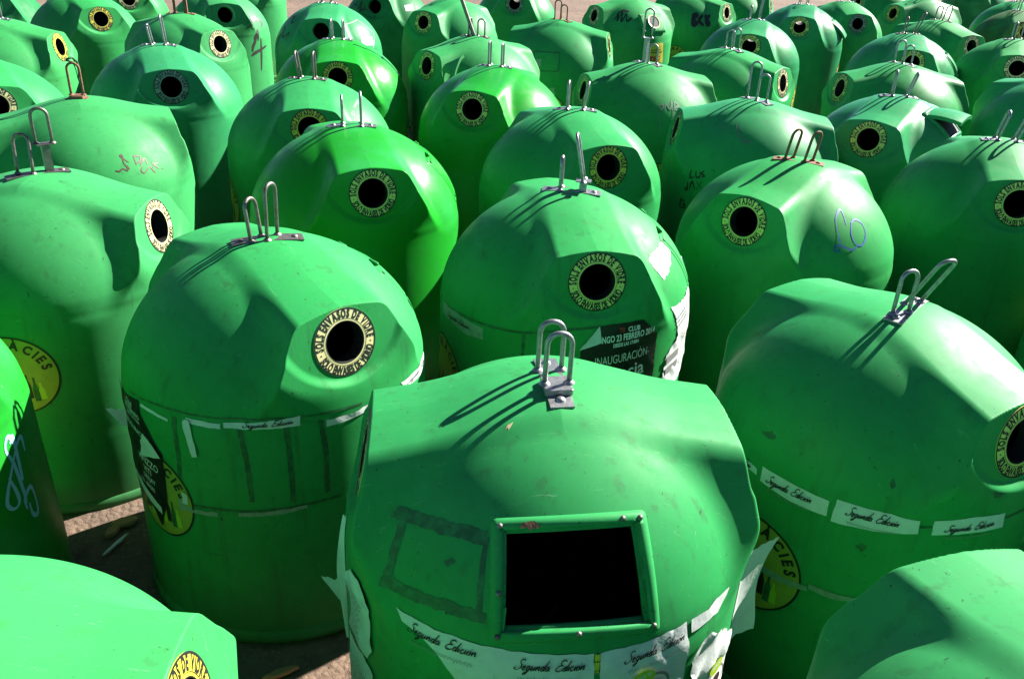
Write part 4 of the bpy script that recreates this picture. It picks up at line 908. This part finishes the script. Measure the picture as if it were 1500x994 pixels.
# rag hanging out of a mouth label
e_, c_ = BINS['M']; b = MB(); p0 = face3(1, [(.02, -.12, .01)])[0]; b.tube([p0, p0+np.array([.03, .05, .01]), p0+np.array([.05, .10, -.04]), p0+np.array([.055, .12, -.16]), p0+np.array([.06, .13, -.20])], [.012, .014, .012, .013, .005], 7)
obj('hanging_rag', b.mesh('hanging_rag', M['tape']), e_)
# --- litter on the ground between the bins, bottles inside the front bin
def thing(name, me, loc, rot, label, cat, group=None):
    o = obj(name, me, None, loc, rot); o['label'] = label; o['category'] = cat
    if group: o['group'] = group
    return o
def slab(seed, rx, ry, h, n=14):
    rr = random.Random(seed); mb = MB(); R0 = [(rx*math.cos(2*math.pi*k/n)*rr.uniform(.8, 1.1), ry*math.sin(2*math.pi*k/n)*rr.uniform(.8, 1.1)) for k in range(n)]
    V = [(x, y, 0) for x, y in R0]+[(x*.97, y*.97, h*.6) for x, y in R0]+[(x*.75, y*.75, h) for x, y in R0]
    F = [tuple(2*n+k for k in range(n)), tuple(range(n-1, -1, -1))]
    for j in (0, n):
        for k in range(n): F.append((j+k, j+(k+1) % n, j+n+(k+1) % n, j+n+k))
    mb.add(V, F); return mb
thing('plastic_strip', slab(3, 0.094, .012, .006).mesh('plastic_strip', M['paper'], False), (-1.889, 3.271, .004), (0, 0, 1.26), 'narrow pale strip lying on the dark ground left of the taped bin', 'litter')
thing('flat_stone', slab(5, 0.07, 0.042, .02).mesh('flat_stone', M['scrap'], False), (-1.918, 3.434, -.006), (0, 0, 0.4), 'larger flat pale stone on the dark ground between the two left bins', 'stone')
thing('flat_stone', slab(6, 0.05, 0.030, .02).mesh('flat_stone', M['scrap'], False), (-1.947, 3.364, -.006), (0, 0, 1.4), 'smaller flat stone beside the larger one on the dark ground at left', 'stone')
thing('wood_scrap', slab(9, .08, .02, .015).mesh('wood_scrap', M['scrap'], False), (-0.893, 2.545, 0), (0, 0, .5), 'sunlit brown scrap on the ground at the foot of the taped bin', 'litter')
def bottle_mesh():
    mb = MB(); mb.lathe([(.0001, 0), (.034, .002), (.037, .01), (.037, .17), (.030, .20), (.014, .225), (.013, .28), (.016, .283), (.016, .295), (.012, .297)], 18); return mb
bo = {k: bottle_mesh().mesh('glass_bottle', M[k]) for k in ('bottle', 'clear')}
eA = BINS['A'][0].location; rr = random.Random(12)
for i in range(5):
    k = 'bottle'
    thing('glass_bottle', bo[k], (eA.x-.22+.055*i, eA.y-.30+.09*(i % 3), .50+.01*(i % 4)), (rad(90+rr.uniform(-25, 12)), 0, rad(rr.uniform(0, 360))), ('clear' if k == 'clear' else 'dark green')+' bottle lying in the dark inside the open rectangular hatch', 'bottle', 'clear bottles inside the front bin' if k == 'clear' else 'green bottles inside the front bin')

# ------------------------------------------------------------------ ground
def ground():
    n = 150; xs = np.concatenate([np.linspace(-300, -16, 12), np.linspace(-15, 15, 121), np.linspace(16, 300, 12)])
    ys = np.concatenate([np.linspace(-60, -3, 8), np.linspace(-2, 34, 145), np.linspace(36, 700, 20)])
    X, Y = np.meshgrid(xs, ys); Z = -.012+.012*np.sin(X*1.3+1)*np.sin(Y*.9)+.01*np.sin(X*3.1+Y*2.3)-.012
    V = np.stack([X.ravel(), Y.ravel(), Z.ravel()], -1); w = len(xs)
    F = [(j*w+i, j*w+i+1, (j+1)*w+i+1, (j+1)*w+i) for j in range(len(ys)-1) for i in range(w-1)]
    o = obj('ground', mesh('ground', V, F, ground_mat())); o['kind'] = 'structure'
ground()
# ------------------------------------------------------------------ light, sky, camera
SUN_AZ, SUN_EL = 36, 34       # azimuth from +x towards +y
sc = bpy.context.scene
w = bpy.data.worlds.new('World'); sc.world = w; w.use_nodes = True; nt = w.node_tree
sky = nt.nodes.new('ShaderNodeTexSky'); sky.sky_type = 'NISHITA'; sky.sun_disc = False
sky.sun_elevation = rad(SUN_EL); sky.sun_rotation = rad(90-SUN_AZ); sky.altitude = 3500; sky.air_density = .6; sky.dust_density = 0; sky.ozone_density = 1.2
bg = nt.nodes['Background']; nt.links.new(sky.outputs[0], bg.inputs[0]); bg.inputs[1].default_value = .05
L = bpy.data.lights.new('sun', 'SUN'); L.energy = 5.0; L.angle = rad(.53); L.color = (1, .95, .86)
so = bpy.data.objects.new('sun', L); C.objects.link(so); d = Vector((math.cos(rad(SUN_EL))*math.cos(rad(SUN_AZ)), math.cos(rad(SUN_EL))*math.sin(rad(SUN_AZ)), math.sin(rad(SUN_EL))))
so.rotation_euler = d.to_track_quat('Z', 'Y').to_euler(); so.location = d*30
cam = bpy.data.cameras.new('camera'); co = bpy.data.objects.new('camera', cam); C.objects.link(co); sc.camera = co
cam.sensor_width = 36; cam.lens = 1272.46*36/1500; cam.clip_end = 2000; cam.clip_start = .05
co.matrix_world = Matrix.Translation((0, 0, 2.9319))@Matrix.Rotation(math.pi/2-.47930, 4, 'X')@Matrix.Rotation(.04690, 4, 'Z')
vs = sc.view_settings; vs.view_transform = 'Standard'; vs.look = 'None'; vs.exposure = 1.85; vs.gamma = 1
